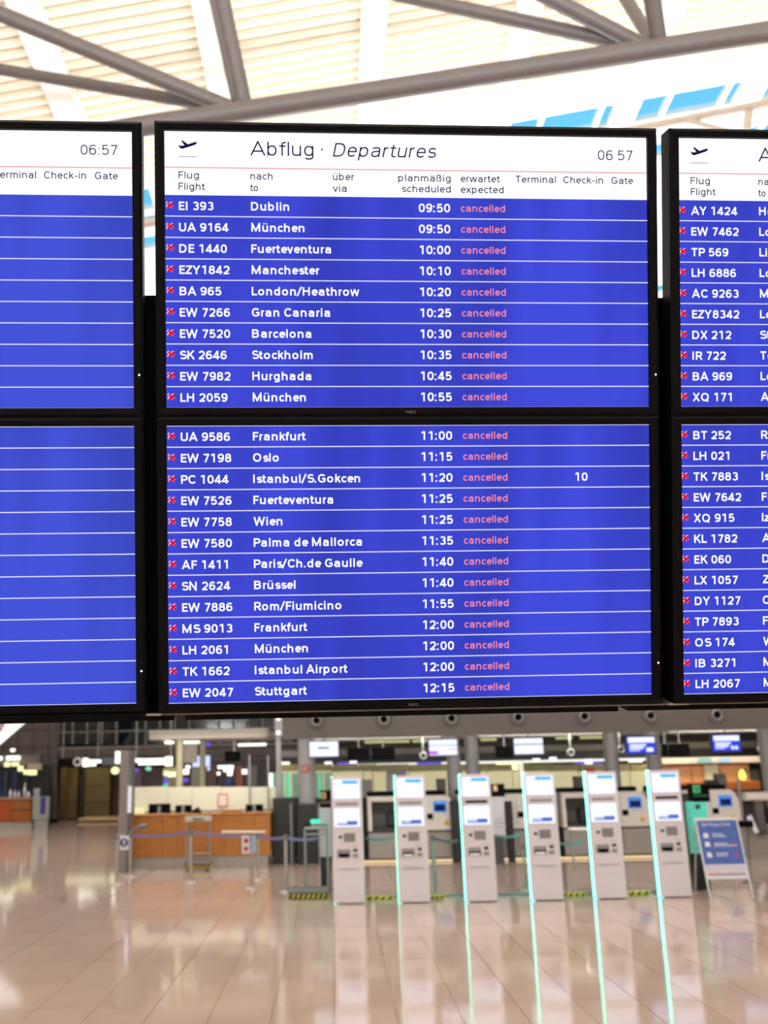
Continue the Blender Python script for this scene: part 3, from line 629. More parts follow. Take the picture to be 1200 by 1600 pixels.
# rear glazed rooms: greenish upper band, cream lower panels
cream = mat('panel_cream', (226, 222, 184), .5, var=.03); olive = mat('band_olive', (134, 126, 84), .5, var=.2, scale=1.)
def panels(px, y0, y1, Y, m, nm, par):
    for a, c in zip(px, px[1:]): q = MB(); q.pbox(a + .5, y0, c - .5, y1, Y, .05, c=.01); part(nm, q, m, par)
scr = thing('rear_screen_wall', 'pale cream panelled screen wall behind the counters, olive band on top', 'screen wall', (at(740, 1240, 27).x, 27, 0))
panels([440, 520, 568, 583, 640, 700, 752, 760, 802, 812, 860, 905, 946, 985, 1034], 1205, 1246, 27, cream, 'cream_panel', scr)
panels([440, 520, 560, 590, 640, 700, 752, 765, 802, 830, 860, 905, 946, 985, 1034], 1194, 1205, 27.3, olive, 'olive_panel', scr)
q = MB(); q.box(at(440, 1240, 27.4).x, 27.4, 0, at(1034, 1240, 27.4).x, 27.5, at(740, 1245, 27).z + .1); part('base_panel', q, mat('wall_dim', (92, 86, 78), .6), scr)
for i, (a, c, y0, y1, col, nm) in enumerate(((1034, 1172, 1193, 1226, (222, 160, 112), 'orange'),)):
    ob = thing('bar_alcove', 'warm orange-lit alcove with a wood bar front behind the last kiosk', 'alcove', (at(1100, 1230, 28).x, 28, 0))
    panels([1034, 1080, 1125, 1172], 1193, 1226, 28, mat('alcove_orange', col, .5, var=.05), 'wall_board', ob)
    q = MB(); q.pbox(1034, 1222, 1190, 1242, 27.4, .4, c=.02); part('bar_front', q, wood('bar_wood', (150, 82, 34)), ob, 'brown wooden bar front')
    q = MB(); q.pbox(1034, 1183, 1192, 1193, 27.6, .4, c=.02); part('header', q, mat('header_pale', (190, 184, 180), .5), ob)
    q = MB(); q.box(at(1034, 1240, 28).x, 28.05, 0, at(1190, 1240, 28).x, 28.2, 1.6); part('base_panel', q, mat('wall_dim', (92, 86, 78), .6), ob)
lp = thing('table_lamp', 'small glowing yellow lamp on the wooden bar', 'lamp', at(1161, 1222, 27.6))
q = MB(); c = at(1160, 1212, 27.6); q.ring((c.x, 27.6, c.z), [(.0, .17), (.06, .13), (.09, .04), (.09, -.06), (.05, -.13), (0, -.15)], 14, axis='z'); part('lamp_shade', q, emit('lamp_yellow', (255, 240, 110), 1.6), lp)
q = MB(); q.tube(at(1160, 1222, 27.6), at(1160, 1219, 27.6), .06); q.tube(at(1164, 1222, 27.65), at(1165, 1200, 27.65), .03); part('lamp_base', q, dark, lp)
q = MB(); q.pbox(1101, 1194, 1124, 1226, 27.9, .05, c=.01); part('notice_board', q, mat('notice_pale', (206, 206, 178), .5), ob, 'pale greenish notice board')
q = MB(); q.pbox(1092, 1184, 1112, 1192, 27.5, .05); part('exit_panel', q, emit('pale_green', (170, 225, 205), .9), ob, 'glowing green-white panel')
q = MB(); q.pbox(1124, 1184, 1142, 1191, 27.5, .05); part('header_lamp', q, emit('pale_blue', (200, 225, 250), 1.), ob, 'blue-white lamp')
q = MB(); q.pbox(913, 1200, 929, 1208, 26.95, .05); part('red_sign', q, mat('sign_red', (170, 24, 40), .5), scr, 'small dark red sign')
q = MB(); q.pbox(914, 1186, 926, 1194, 26.6, .04, c=.02); part('spot_lamp', q, emit('spot_blue', (225, 240, 255), 1.6), CH, 'blue-white lamp')
for a, y in ((543, 1192), (555, 1191), (513, 1192), (838, 1187), (864, 1185), (440, 1193), (446, 1192)): pass
dl = [(513, 1192, 'under the blank lit monitor'), (552, 1191, 'right of the blank lit monitor'), (838, 1187, 'below the two-band monitor'), (864, 1185, 'right of the two-band monitor'), (438, 1192.5, 'left of the fire sign column'), (447, 1192.5, 'just left of the red sign column')]
for px, py, w in dl:
    c = at(px, py, 26.3); q = MB(); q.ring((c.x, c.y, c.z), [(0, -.03), (.09, -.03), (.10, .0), (.085, .03), (0, .03)], 16, axis='z'); part('downlight', q, emit('down_white', (255, 255, 250), 1.5), CH)
c = at(993, 1189, 25); q = MB(); q.ring((c.x, c.y, c.z), [(0, -.03), (.16, -.03), (.18, 0), (.14, .03), (0, .03)], 18, axis='z'); part('downlight', q, emit('down_white', (255, 255, 250), 1.5), CH, 'larger oval white downlight')
# lit yellow signs seen between monitors
yel = emit('sign_yellow', (255, 250, 190), 1.5)
q = MB(); q.pbox(776, 1191, 811, 1194.5, 26.9, .1, c=.02); part('lit_bar', q, yel, scr, 'bright yellow-white lit bar'); q = MB(); q.pbox(801, 1195, 810, 1203, 26.9, .1, c=.02); part('lit_end', q, yel, scr, 'bright yellow-white lit field')
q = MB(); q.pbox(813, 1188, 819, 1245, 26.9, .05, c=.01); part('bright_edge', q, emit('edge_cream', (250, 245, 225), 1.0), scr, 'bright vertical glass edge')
# interior light of the check-in hall
for x, p in ((1, 45), (5, 52), (9.5, 60)): area('checkin_fill', (x, 23.8, zf + .1), (math.radians(58), 0, 0), 3.2, .10, p, (1, .97, .85))  # unseen area lights added to brighten the back wall
for x in (0.5, 4, 8): area('checkin_fill', (x, 19.0, zf + .05), (math.radians(42), 0, 0), 2.6, .08, 45, (1, .96, .92))  # unseen area lights added in front to lift the dark columns
for x in (1, 5, 9.5): area('ceiling_fill', (x, 28.6, 1.9), (math.radians(190), 0, 0), 3.4, .3, 18, (1, .96, .86))  # unseen upward area lights added to brighten the ceiling underside
area('alcove_lamp', (at(1100, 1200, 27.2).x, 26.9, zf + .05), (math.radians(25), 0, 0), 3.4, .3, 55, (1, .8, .5))
# round columns
def col_(pa, pb, Y, ytop, label):
    x0, x1 = at(pa, 1200, Y).x, at(pb, 1200, Y).x; r = (x1 - x0) / 2; zt = zf + .25
    C_ = thing('column', label, 'column', ((x0 + x1) / 2, Y, 0)); q = MB(); q.tube(((x0 + x1) / 2, Y, .0), ((x0 + x1) / 2, Y, zt), r, 24); part('shaft', q, colm, C_)
    q = MB(); q.tube(((x0 + x1) / 2, Y, 0), ((x0 + x1) / 2, Y, .12), r + .015, 24); q.tube(((x0 + x1) / 2, Y, zt - .06), ((x0 + x1) / 2, Y, zt), r + .02, 24); part('collar', q, steelg, C_); return C_
CF = col_(466, 492, 22.6, 1155, 'round grey column with the red fire sign')
col_(699, 720, 22.6, 1142, 'round grey column behind the magenta-marked monitor')
col_(728, 749, 22.6, 1142, 'round grey column right of the magenta-marked monitor')
col_(946, 968, 22.6, 1140, 'round grey column left of the fourth monitor')
col_(1011, 1034, 22.6, 1140, 'round grey column behind the fourth monitor')
col_(1190, 1214, 22.6, 1140, 'round grey column cut by the right frame edge')
fs = None; q = MB(); q.pbox(472, 1196, 483, 1207, 22.4, .03); fs = part('fire_sign', q, mat('sign_red2', (190, 50, 34), .5), CF, 'small red fire sign')
q = MB(); q.pbox(474, 1198, 476, 1205, 22.39, .009); q.pbox(478, 1198, 481, 1200, 22.39, .009); q.pbox(478, 1201, 479.5, 1205, 22.39, .009); part('symbol', q, mat('sign_pale', (235, 200, 180), .5), fs)
# ---- hanging monitors
mblue = emit('monitor_blue', (52, 78, 224), 1.0); mwh = emit('monitor_white', (240, 244, 255), 1.15); mnv = emit('monitor_navy', (30, 26, 140), 1.); mmag = emit('monitor_magenta', (214, 110, 240), 1.)
mcase = mat('monitor_case', (40, 34, 120), .4)
def mon(px0, py0, px1, py1, label, bits, base, Y=18.6):
    M = thing('hanging_monitor', label, 'monitor', at((px0 + px1) / 2, py1, Y), 'lit monitors hanging over the check-in row'); cx = (px0 + px1) / 2
    q = MB(); q.pbox(px0, py0, px1, py1, Y, .09, c=.012); part('case', q, mcase, M)
    q = MB(); q.pbox(px0 + 1.5, py0 + 1.5, px1 - 1.5, py1 - 2, Y - .004, .003, 0); S = part('screen', q, base, M)
    for i, (a, b, c, d, mm) in enumerate(bits):
        q = MB(); w, h_ = px1 - px0 - 3, py1 - py0 - 3.5; q.pbox(px0 + 1.5 + a * w, py0 + 1.5 + b * h_, px0 + 1.5 + c * w, py0 + 1.5 + d * h_, Y - .008, .003); part('printed_field', q, mm, S)
    q = MB(); tx = at(cx, py0, Y); q.tube((tx.x, Y + .05, tx.z - .02), (tx.x, Y + .05, zf + .25), .02, 8); part('hanger', q, steelg, M)
mon(482, 1157, 530, 1184, 'leftmost hanging monitor, blank white with a short navy bar', [(.30, .38, .68, .48, mnv)], mwh)
mon(669, 1154, 716, 1182, 'hanging monitor with a magenta block at its lower left', [(.0, .36, 1, .39, mnv), (.0, .74, .30, .96, mmag), (.66, .34, 1, .38, mnv), (.66, .60, 1, .63, mnv), (.32, .62, .33, .98, mnv)], mwh)
mon(802, 1152, 850, 1180, 'hanging monitor showing two white bands', [(.0, .36, 1, .42, mnv)], mwh)
mon(978, 1149.5, 1026, 1179, 'fourth hanging monitor, blue with a white header, before a column', [(.03, .03, .96, .36, mwh), (.10, .46, .66, .58, mwh), (.10, .62, .58, .74, mwh), (.10, .80, .46, .86, mwh), (.68, .66, .92, .90, mwh)], mblue)
mon(1112, 1147, 1158, 1175.5, 'rightmost hanging monitor, blue with a white header and text lines', [(.03, .03, .96, .36, mwh), (.10, .46, .66, .58, mwh), (.10, .62, .58, .74, mwh), (.10, .80, .46, .86, mwh), (.68, .68, .78, .88, mwh), (.82, .68, .92, .88, mwh)], mblue)
def bmon(px0, py0, px1, py1, label, Y=21.):
    M = thing('hanging_monitor', label, 'monitor', at((px0 + px1) / 2, py1, Y), 'switched-off black monitors'); q = MB(); q.pbox(px0, py0, px1, py1, Y, .1, c=.015); part('case', q, pblack, M)
    q = MB(); t = at((px0 + px1) / 2, py0, Y); q.tube((t.x, Y + .05, t.z - .02), (t.x, Y + .05, zf + .25), .02, 8); part('hanger', q, steelg, M)
bmon(543, 1169, 578, 1188, 'left black switched-off monitor of the pair above the first two kiosks'); bmon(581, 1168, 617, 1188, 'right black switched-off monitor of the pair above the first two kiosks')
bmon(775, 1166, 802, 1184, 'black switched-off monitor left of the two-band monitor'); bmon(1036, 1162, 1044, 1181, 'narrow black monitor seen edge-on right of the fourth monitor'); bmon(1047, 1162, 1078, 1182, 'black switched-off monitor right of the fourth monitor')
for px, py, w in ((661.5, 1181, 'left of the magenta-marked monitor'), (892, 1176, 'right of the two-band monitor'), (970, 1172, 'at the left of the fourth monitor'), (1190, 1170, 'by the right frame edge')):
    c = at(px, py, 24); q = MB(); q.ring((c.x, 24, c.z), [(.03, .06), (.05, -.03), (.085, -.03), (.095, 0), (.09, .06)], 18)
    C_ = thing('clock', 'small round pale-rimmed wall clock ' + w, 'clock', (c.x, 24, c.z)); part('rim', q, steelg, C_); q = MB(); q.ring((c.x, 24, c.z), [(.0, -.01), (.05, -.01)], 16); part('face', q, pblack, C_); q = MB(); q.tube((c.x, 24.03, c.z + .08), (c.x, 24.03, zf + .2), .012, 6); part('hanger', q, steelg, C_)
# ---- bag drop stations behind the kiosks
bd_w = mat('station_white', (214, 204, 194), .4, var=.03); bd_g = mat('desk_grey', (150, 140, 134), .45, var=.03); bd_d = mat('belt_dark', (58, 52, 50), .6); station_dk = mat('station_dark', (36, 34, 36), .5)  # station parts and partitions share one plain dark colour
sblu = emit('station_blue', (92, 150, 235), .9); snav = emit('station_navy', (30, 42, 96), .8)
def station(px, label, first=None):
    YS = 21.6; o = at(px, 1250, YS); o.z = 0
    S = thing('bag_drop_station', label, 'bag drop', (o.x, YS, 0), 'bag drop stations behind the kiosks')
    X = lambda d: o.x + d; Z = lambda v: v
    for k in range(3): q = MB(); q.cbox(X(-1.42 + k * .606), YS, .08, X(-1.42 + k * .606 + .598), YS + .05, .58, .008); part('front_panel', q, bd_g, S)
    q = MB(); q.box(X(-1.42), YS + .05, 0, X(.40), YS + .8, .56); q.box(X(-1.42), YS + .05, .56, X(.40), YS + .8, .62); part('desk_base', q, bd_d, S)
    # machine head, leaning back, with a rounded right shoulder
    q = MB(); P = [(X(-.22), .62), (X(.40), .62), (X(.40), .80), (X(.35), 1.12), (X(.28), 1.27), (X(.20), 1.31), (X(-.22), 1.31)]; q.prism(P, YS - .04, YS + .45); part('machine_head', q, bd_w, S)
    q = MB(); q.cbox(X(-.06), YS - .075, .98, X(.20), YS - .04, 1.20, .008); F_ = part('screen', q, sblu, S); q = MB(); q.box(X(-.04), YS - .08, 1.00, X(.18), YS - .0755, 1.13); part('picture', q, snav, F_)
    q = MB(); q.cbox(X(-.20), YS - .06, .84, X(-.08), YS - .04, .95, .006); part('scanner', q, pblack, S)
    q = MB(); q.ring((X(.20), YS - .041, .76), [(.05, 0), (.05, -.012), (0, -.012)], 16); part('round_sticker', q, mat('sticker_yellow', (222, 180, 40), .5), S, 'round yellow sticker')
    q = MB(); q.box(X(.02), YS - .045, .93, X(.08), YS - .04, .945); q.box(X(.13), YS - .045, .93, X(.19), YS - .04, .945); part('label_strip', q, bd_g, S)
    # portal for the bags
    q = MB()
    q.cbox(X(-1.42), YS - .02, .62, X(-1.34), YS + .6, 1.22, .01); q.cbox(X(-.62), YS - .02, .62, X(-.22), YS + .6, 1.22, .01); q.cbox(X(-1.42), YS - .02, 1.20, X(-.22), YS + .6, 1.31, .02); part('portal_frame', q, bd_w, S)
    q = MB(); q.box(X(-1.34), YS + .1, .62, X(-.62), YS + .7, .68); part('belt', q, bd_d, S); q = MB(); q.box(X(-1.34), YS + .55, .68, X(-.62), YS + .6, 1.20); part('inner_panel', q, mat('inner_grey', (110, 104, 102), .5), S)
    q = MB(); q.cbox(X(-1.02), YS + .2, .70, X(-.74), YS + .5, .98, .02); part('weighing_head', q, station_dk, S)
    q = MB(); q.box(X(-1.42), YS + .2, 1.31, X(.20), YS + .5, 1.40); part('top_shelf', q, pblack, S, 'black shelf along the top')
    return S
for px, lb_ in ((681, 'bag drop station seen between the second and third kiosks'), (822, 'bag drop station behind the fourth kiosk'), (985, 'bag drop station seen between the fifth and last kiosks'), (1126, 'bag drop station behind the folding sign')): station(px, lb_)
# last station on the right: its open portal and dark bag chute
S5 = thing('bag_chute', 'open bag chute with dark rounded shell at the right frame edge', 'bag chute', (at(1172, 1300, 27.2).x, 21.4, 0))
q = MB(); q.pbox(1166, 1238, 1212, 1251, 21.3, .5, c=.03); part('top_hood', q, mat('hood_cream', (222, 208, 196), .4), S5)
q = MB(); q.pbox(1166, 1251, 1182, 1300, 21.5, .4, c=.05); part('shell', q, station_dk, S5); q = MB(); q.pbox(1184, 1252, 1198, 1302, 21.3, .5, c=.05); part('side_cheek', q, mat('cheek_grey', (92, 86, 82), .5), S5)
q = MB(); q.poly([at(1167, 1276, 21.25), at(1174, 1273, 21.25), at(1186, 1300, 21.0), at(1180, 1302, 21.0), at(1167, 1280, 21.25)], [(0, 1, 2, 3, 4)]); q.poly([at(1167, 1276, 21.45), at(1174, 1273, 21.45), at(1186, 1300, 21.2), at(1180, 1302, 21.2)], [(3, 2, 1, 0)]); part('bag_label_sheet', q, mat('sheet_lilac', (206, 200, 214), .4), S5)
q = MB(); q.box(at(1172, 1330, 21.5).x, 21.5, 0, at(1212, 1330, 21.5).x, 22, .62); part('desk_base', q, bd_g, S5)
# dark partitions between stations, white boxes over them
for a, c, y0, w in ((706, 719, 1252, 'between the second and third kiosks'), (793, 803, 1252, 'right of the dark-footed pedestal'), (1062, 1083, 1240, 'right of the last kiosk')):
    pthing('dark_partition', 'tall black partition ' + w, 'partition', a, y0, c, 1345, 21.4, .15, station_dk, c=.02, floor=True)
for a, c, y0, y1, w, cc in ((605, 636, 1204, 1246, 'lilac-grey screen behind the second kiosk', (158, 148, 160)), (684, 697, 1217, 1243, 'dark grey box on the shelf left of the grey column', (90, 84, 80)), (900, 911, 1213, 1240, 'dark grey box left of the fifth kiosk', (88, 84, 84)), (1123, 1136, 1209, 1236, 'grey box standing over the last bag drop', (112, 108, 110)),
                        (1108, 1119, 1219, 1238, 'dark box behind the green pedestal', (52, 48, 54)), (566, 581, 1218, 1246, 'grey panel right of the first kiosk top', (134, 130, 128))):
    pthing('cabinet_box', w, 'box', a, y0, c, y1, 22.6, .3, mat('box_%d' % a, cc, .5), c=.02)
sh = MB(); x0, x1 = at(560, 1245, 22.9).x, at(1215, 1245, 22.9).x; z1, z0 = at(880, 1240, 22.9).z, at(880, 1250, 22.9).z; sh.box(x0, 22.86, z0, x1, 23.3, z1); sh.box(x0, 22.95, 0, x1, 23.3, z0)
solo('rear_counter', sh, mat('counter_black', (24, 22, 24), .4), 'long black counter top running behind the bag drops', 'counter')
for px, w in ((1158, 'left'), (1170, 'right')): pass
for i, (px, py) in enumerate(((872, 1241), (890, 1241), (1112, 1236), (1134, 1236))):
    c = at(px, py, 22.8); q = MB(); q.cbox(c.x - .05, 22.90, z1, c.x + .05, 22.98, z1 + .09, .01)
    solo('desk_device', q, steelg, 'small pale device on the black counter %s' % ['behind the fourth kiosk', 'left of the fifth kiosk', 'behind the green pedestal', 'near the last bag drop'][i], 'device')
# added glowing bar that stands for warm light lying on the floor
wl = MB(); y = 21.55; wl.box(at(560, 1350, y).x, y, .01, at(1156, 1350, y).x, y + .03, .05); solo('floor_glow_band', wl, emit('warm_floor_glow', (255, 222, 170), 1.1), 'glowing band standing for warm light on the floor by the bag drop desks', 'light')
# ================================================================ pedestals with black heads
def pedestal(px0, px1, ytop, yh, yw, yb, Y, label, body, foot, mark):
    P = thing('sign_pedestal', label, 'pedestal', (at((px0 + px1) / 2, yb, Y).x, Y, 0))
    q = MB(); q.pbox(px0, ytop, px1, yh, Y, .2, c=.01); H_ = part('head', q, pblack, P, 'black head with a small symbol')
    q = MB(); q.pbox(px0, yh, px1, yw, Y, .2, c=.01); B_ = part('body', q, body, P)
    q = MB(); q.pbox(px0 + 1, yw, px1 - 1, yb, Y + .01, .18); q.v = [(x, y, 0 if z < .12 else z) for x, y, z in q.v]; part('foot', q, foot, P, 'dark foot')
    return P, H_, B_
white_p = mat('pedestal_white', (188, 184, 190), .4); footm = mat('pedestal_foot', (36, 36, 46), .4)
Y1 = fl(508, 1393).y
P1, H1, B1 = pedestal(500, 517.5, 1235, 1262, 1339, 1393, Y1, 'pedestal with a black head and orange symbol, left of the first kiosk', white_p, footm, 0)
q = MB(); q.pbox(501.5, 1238, 509, 1248, Y1 - .012, .010); part('symbol_plate', q, mat('symbol_orange', (226, 180, 130), .5), H1, 'orange square symbol'); q = MB(); q.pbox(503.5, 1240, 507, 1246, Y1 - .02, .007); q.pbox(501, 1251, 516, 1256, Y1 - .012, .01); part('symbol', q, mat('symbol_dark', (92, 66, 50), .5), H1)
q = MB(); q.pbox(485, 1281, 500, 1285.5, Y1 - .1, .16, c=.01); part('lit_handle', q, emit('handle_green', (60, 250, 200), 1.3), B1, 'glowing green edge'); q = MB(); q.pbox(486, 1286, 512, 1292, Y1 - .14, .14, c=.01); part('tray', q, steelg, B1)
Y2 = fl(779, 1351).y
P2, H2, B2 = pedestal(769, 788.5, 1225, 1245, 1307, 1351, Y2, 'white pedestal with black head seen between the third and fourth kiosks', white_p, mat('pedestal_foot2', (66, 64, 68), .5), 0)
q = MB(); q.pbox(771, 1227, 777, 1236, Y2 - .012, .01); part('symbol_plate', q, mat('symbol_orange', (226, 180, 130), .5), H2); q = MB(); [q.pbox(773, a, 788, a + 1.5, Y2 - .01, .009) for a in (1279, 1285, 1291)]; part('print_lines', q, mat('print_grey', (150, 148, 160), .5), B2)
Y3 = fl(1098, 1391).y
P3, H3, B3 = pedestal(1081, 1109, 1225, 1253, 1334, 1391, Y3, 'pedestal coloured as if lit turquoise, with a green symbol, behind the folding sign', mat('pedestal_turquoise_glow', (110, 250, 232), .3), mat('pedestal_foot3', (14, 34, 36), .4), 0)  # turquoise light of the kiosk strip is put into the body colour
tq = mat('symbol_green', (90, 215, 150), .4)
q = MB(); q.pbox(1083, 1227, 1094, 1239, Y3 - .012, .01); part('symbol_plate', q, tq, H3, 'green square symbol'); q = MB(); q.pbox(1086, 1229, 1088, 1237, Y3 - .018, .006); q.pbox(1090, 1229, 1092, 1237, Y3 - .018, .006); q.pbox(1084, 1242, 1107, 1245, Y3 - .012, .01); part('symbol', q, mat('symbol_deep', (26, 92, 70), .4), H3)
q = MB(); q.pbox(1087, 1257, 1094, 1264, Y3 - .01, .009); part('small_label', q, mat('label_teal', (20, 80, 76), .4), B3)
# ================================================================ folding sign
AF = fl(1143, 1404); YA = AF.y
A_ = thing('folding_sign', 'folding pavement sign with a blue poster, white frame, right of the last kiosk', 'sign', (AF.x, YA, 0))
wf = mat('sign_frame_white', (214, 216, 218), .35); W2, HH = .275, 1.0
def ap(u, v, d=0.):    # point on the leaning sheet: u across, v up (m)
    return (AF.x + .0 + u * .315 - .0 + (0), YA + .0 + (v / 1.10) * .28 - d, v)
def aq(m, u0, v0, u1, v1, d0, d1, k=0):
    V = [ap(u, v, d) for d in (d0, d1) for u, v in ((u0, v0), (u1, v0), (u1, v1), (u0, v1))]
    m.poly(V, [(0, 1, 2, 3), (7, 6, 5, 4), (0, 4, 5, 1), (1, 5, 6, 2), (2, 6, 7, 3), (3, 7, 4, 0)], k)
q = MB(); aq(q, -1, 0.0, -.93, 1.10, 0, .025); part('front_leg', q, wf, A_); q = MB(); aq(q, .93, 0.0, 1, 1.10, 0, .025); part('front_leg', q, wf, A_)
q = MB(); aq(q, -.93, .30, .93, 1.06, .002, .012); FS = part('poster', q, mat('poster_pale', (206, 198, 214), .4), A_)
q = MB(); aq(q, -.93, 1.06, .93, 1.10, 0, .028); part('cross_bar', q, wf, A_); q = MB(); aq(q, -.93, .26, .93, .30, 0, .028); part('cross_bar', q, wf, A_)
for s in (-1, 1): q = MB(); q.tube((AF.x + s * .30, YA + .26, 1.08), (AF.x + s * .30, YA + .62, 0.0), .014, 8); part('rear_leg', q, wf, A_)
q = MB(); aq(q, -.93, .46, .93, 1.06, .013, .016); part('blue_field', q, mat('poster_blue', (66, 96, 176), .4, var=.1), FS)
pw = mat('poster_white', (226, 228, 244), .4); pr = mat('poster_red', (206, 50, 84), .4); pgn = mat('poster_green', (60, 140, 110), .4)
def aput(quads, u, v, k, m): m.poly([ap((u + x) / .315, v + z, .0185) for q4 in quads for x, z in q4], [tuple(range(4 * i, 4 * i + 4)) for i in range(len(quads))], k)
q = MB(); aput(lettering('Self Bag Drop', 0, 0, .045, .14, width=.43, align='c'), -.02, .985, 0, q)
for v, w in ((.865, .16), (.835, .20), (.735, .20), (.705, .34), (.60, .18), (.57, .16)): aput([[(-.10, 0), (-.10 + w, 0), (-.10 + w, .012), (-.10, .012)]], 0, v, 0, q)
for v in (.85, .73, .585): aput([[(-.235, -.03), (-.155, -.03), (-.165, .035), (-.225, .04)]], 0, v, 0, q)
part('poster_print', q, pw, FS, 'white words Self Bag Drop and icons')
q = MB(); 
for v in (.725, .585):
    for s in (1, -1): aput(ribbon([(.17, -.025 * s), (.22, .025 * s)], .014), 0, v, 0, q)
aput([[(-.26, 0), (-.15, 0), (-.15, .02), (-.26, .02)]], 0, .315, 0, q); part('red_marks', q, pr, FS, 'red crosses'); q = MB(); aput(ribbon([(.17, .0), (.19, -.02), (.225, .03)], .012), 0, .86, 0, q); part('green_mark', q, pgn, FS, 'green tick'); q = MB(); aput([[(-.15, 0), (.26, 0), (.26, .012), (-.15, .012)]], 0, .318, 0, q); part('dark_line', q, mat('poster_dark', (70, 66, 110), .4), FS)
# hand sanitiser style post right of the folding sign
q = MB(); c = fl(1173, 1380); PO = thing('slim_post', 'slim grey post with a black clip, behind the folding sign', 'post', c)
q.tube(c, (c.x, c.y, 1.62), .022, 10); part('pole', q, steelg, PO); q = MB(); q.cbox(c.x - .07, c.y - .06, .86, c.x + .14, c.y + .03, .96, .02); part('clip', q, pblack, PO); q = MB(); q.tube(c, (c.x, c.y, .02), .13, 20); part('base_plate', q, steelg, PO)
# ================================================================ barriers
post_m = mat('post_silver', (176, 170, 162), .35, metal=.5, var=.03); postg = mat('post_green_lit', (150, 176, 164), .35, metal=.4); belt_m = mat('belt_violet', (124, 116, 164), .6)
POSTS = {}
def post(key, px, py, hpx, label, m=None, r=.025):
    c = fl(px, py); h_ = at(px, hpx, c.y).z; P = thing('barrier_post', label, 'barrier post', c, 'belt barrier posts')
    q = MB(); q.tube((c.x, c.y, .02), (c.x, c.y, h_), r, 14); part('pole', q, m or post_m, P)
    q = MB(); q.ring(c, [(.105, 0), (.105, .008), (.09, .018), (r, .03)], 24, axis='z'); part('base_plate', q, m or post_m, P)
    q = MB(); q.tube((c.x, c.y, h_ - .09), (c.x, c.y, h_ + .01), r + .008, 14); part('belt_head', q, mat('post_head', (120, 116, 116), .4), P); POSTS[key] = (c, h_)
post('a', 182, 1382, 1303, 'barrier post with the round blue pictogram, far left'); post('b', 203, 1370, 1302, 'barrier post behind the blue pictogram, beside the grey pillar')
post('c', 297.5, 1379, 1297, 'barrier post in front of the luggage gauge frame', r=.032); post('d', 393, 1388, 1305, 'barrier post right of the red pictogram', r=.030); post('e', 404, 1375, 1302, 'barrier post just behind the red pictogram')
post('f', 447.5, 1394, 1305, 'barrier post left of the luggage cart', r=.030); post('g', 680.5, 1398, 1305, 'greenish barrier post between the second and third kiosks', postg, .028); post('h', 976, 1394, 1299, 'greenish barrier post between the fifth and last kiosks', postg, .035)
post('i', 822, 1392, 1318, 'thin barrier post left of the fourth kiosk', postg, .014)
def belt(a, b, label, m=None, dz=0., w=.05, ea=None, eb=None):
    pa = Vector(ea) if ea else Vector((POSTS[a][0].x, POSTS[a][0].y, POSTS[a][1] - .04)); pb = Vector(eb) if eb else Vector((POSTS[b][0].x, POSTS[b][0].y, POSTS[b][1] - .04))
    d = (pb - pa); d.z = 0; d.normalize(); n = Vector((-d.y, d.x, 0)) * .0015; pa += d * .034; pb -= d * .034; q = MB(); N = 8; V = []
    for i in range(N + 1):
        t = i / N; p = pa.lerp(pb, t); p.z -= .03 * 4 * t * (1 - t)
        V += [p + n + Vector((0, 0, w / 2)), p + n - Vector((0, 0, w / 2)), p - n - Vector((0, 0, w / 2)), p - n + Vector((0, 0, w / 2))]
    F = [(0, 1, 2, 3), (4 * N + 3, 4 * N + 2, 4 * N + 1, 4 * N)]
    for i in range(N):
        for k in range(4): F.append((4 * i + k, 4 * i + (k + 1) % 4, 4 * i + 4 + (k + 1) % 4, 4 * i + 4 + k))
    q.poly(V, F); solo('barrier_belt', q, m or belt_m, label, 'belt')
belt('a', 'b', 'short belt between the two posts at the grey pillar'); belt('b', 'c', 'violet belt crossing the wooden counter from the grey pillar'); 
belt('c', 'e', 'violet belt right of the luggage gauge frame'); belt('e', 'f', 'violet belt from the red pictogram to the cart', )
belt('f', 'x', 'violet belt running behind the luggage cart', eb=(at(499, 1307, Y1).x, Y1 + .1, POSTS['f'][1] - .06))
tealb = mat('belt_teal', (84, 116, 118), .5)
kb = [k.location for k in kios]
def kbelt(i, j, z, label): belt(None, None, label, tealb, ea=(kb[i].x + .23, kb[i].y + .25, z), eb=(kb[j].x - .25, kb[j].y + .25, z), w=.035)
kbelt(0, 1, at(596, 1309, 15.8).z, 'teal belt between the first and second kiosks'); kbelt(2, 3, at(800, 1304, 15.8).z, 'teal belt between the third and fourth kiosks'); kbelt(3, 4, at(905, 1316, 15.8).z, 'teal belt between the fourth and fifth kiosks')
belt('g', None, 'teal belt from the greenish post to the third kiosk', tealb, eb=(kb[2].x - .25, kb[2].y + .25, POSTS['g'][1] - .04), w=.04)
# pictogram plates on the posts
bp = mat('plate_white', (216, 214, 222), .4); pb_ = mat('picto_blue', (44, 50, 120), .4); prd = mat('picto_red', (190, 34, 40), .4)
Ya = POSTS['a'][0].y - .06; L1 = thing('pictogram_plate', 'white plate with a round blue pictogram on the far left post', 'sign', at(194, 1328, Ya)); q = MB(); q.pbox(187, 1306, 201, 1328, Ya, .02, c=.004); F1 = part('plate', q, bp, L1)
c = at(194, 1316.5, Ya); q = MB(); q.ring((c.x, Ya - .001, c.z), [(.075, 0), (.075, -.006), (0, -.006)], 22); part('disc', q, pb_, F1, 'blue round field'); q = MB(); q.box(c.x - .012, Ya - .012, c.z - .05, c.x + .012, Ya - .0075, c.z + .04); q.box(c.x - .035, Ya - .012, c.z + .01, c.x + .035, Ya - .0075, c.z + .028); part('figure', q, bp, F1)
q = MB(); q.tube(at(194, 1305, Ya + .01), at(183, 1305, Ya + .01), .01, 8); part('bracket', q, post_m, L1)
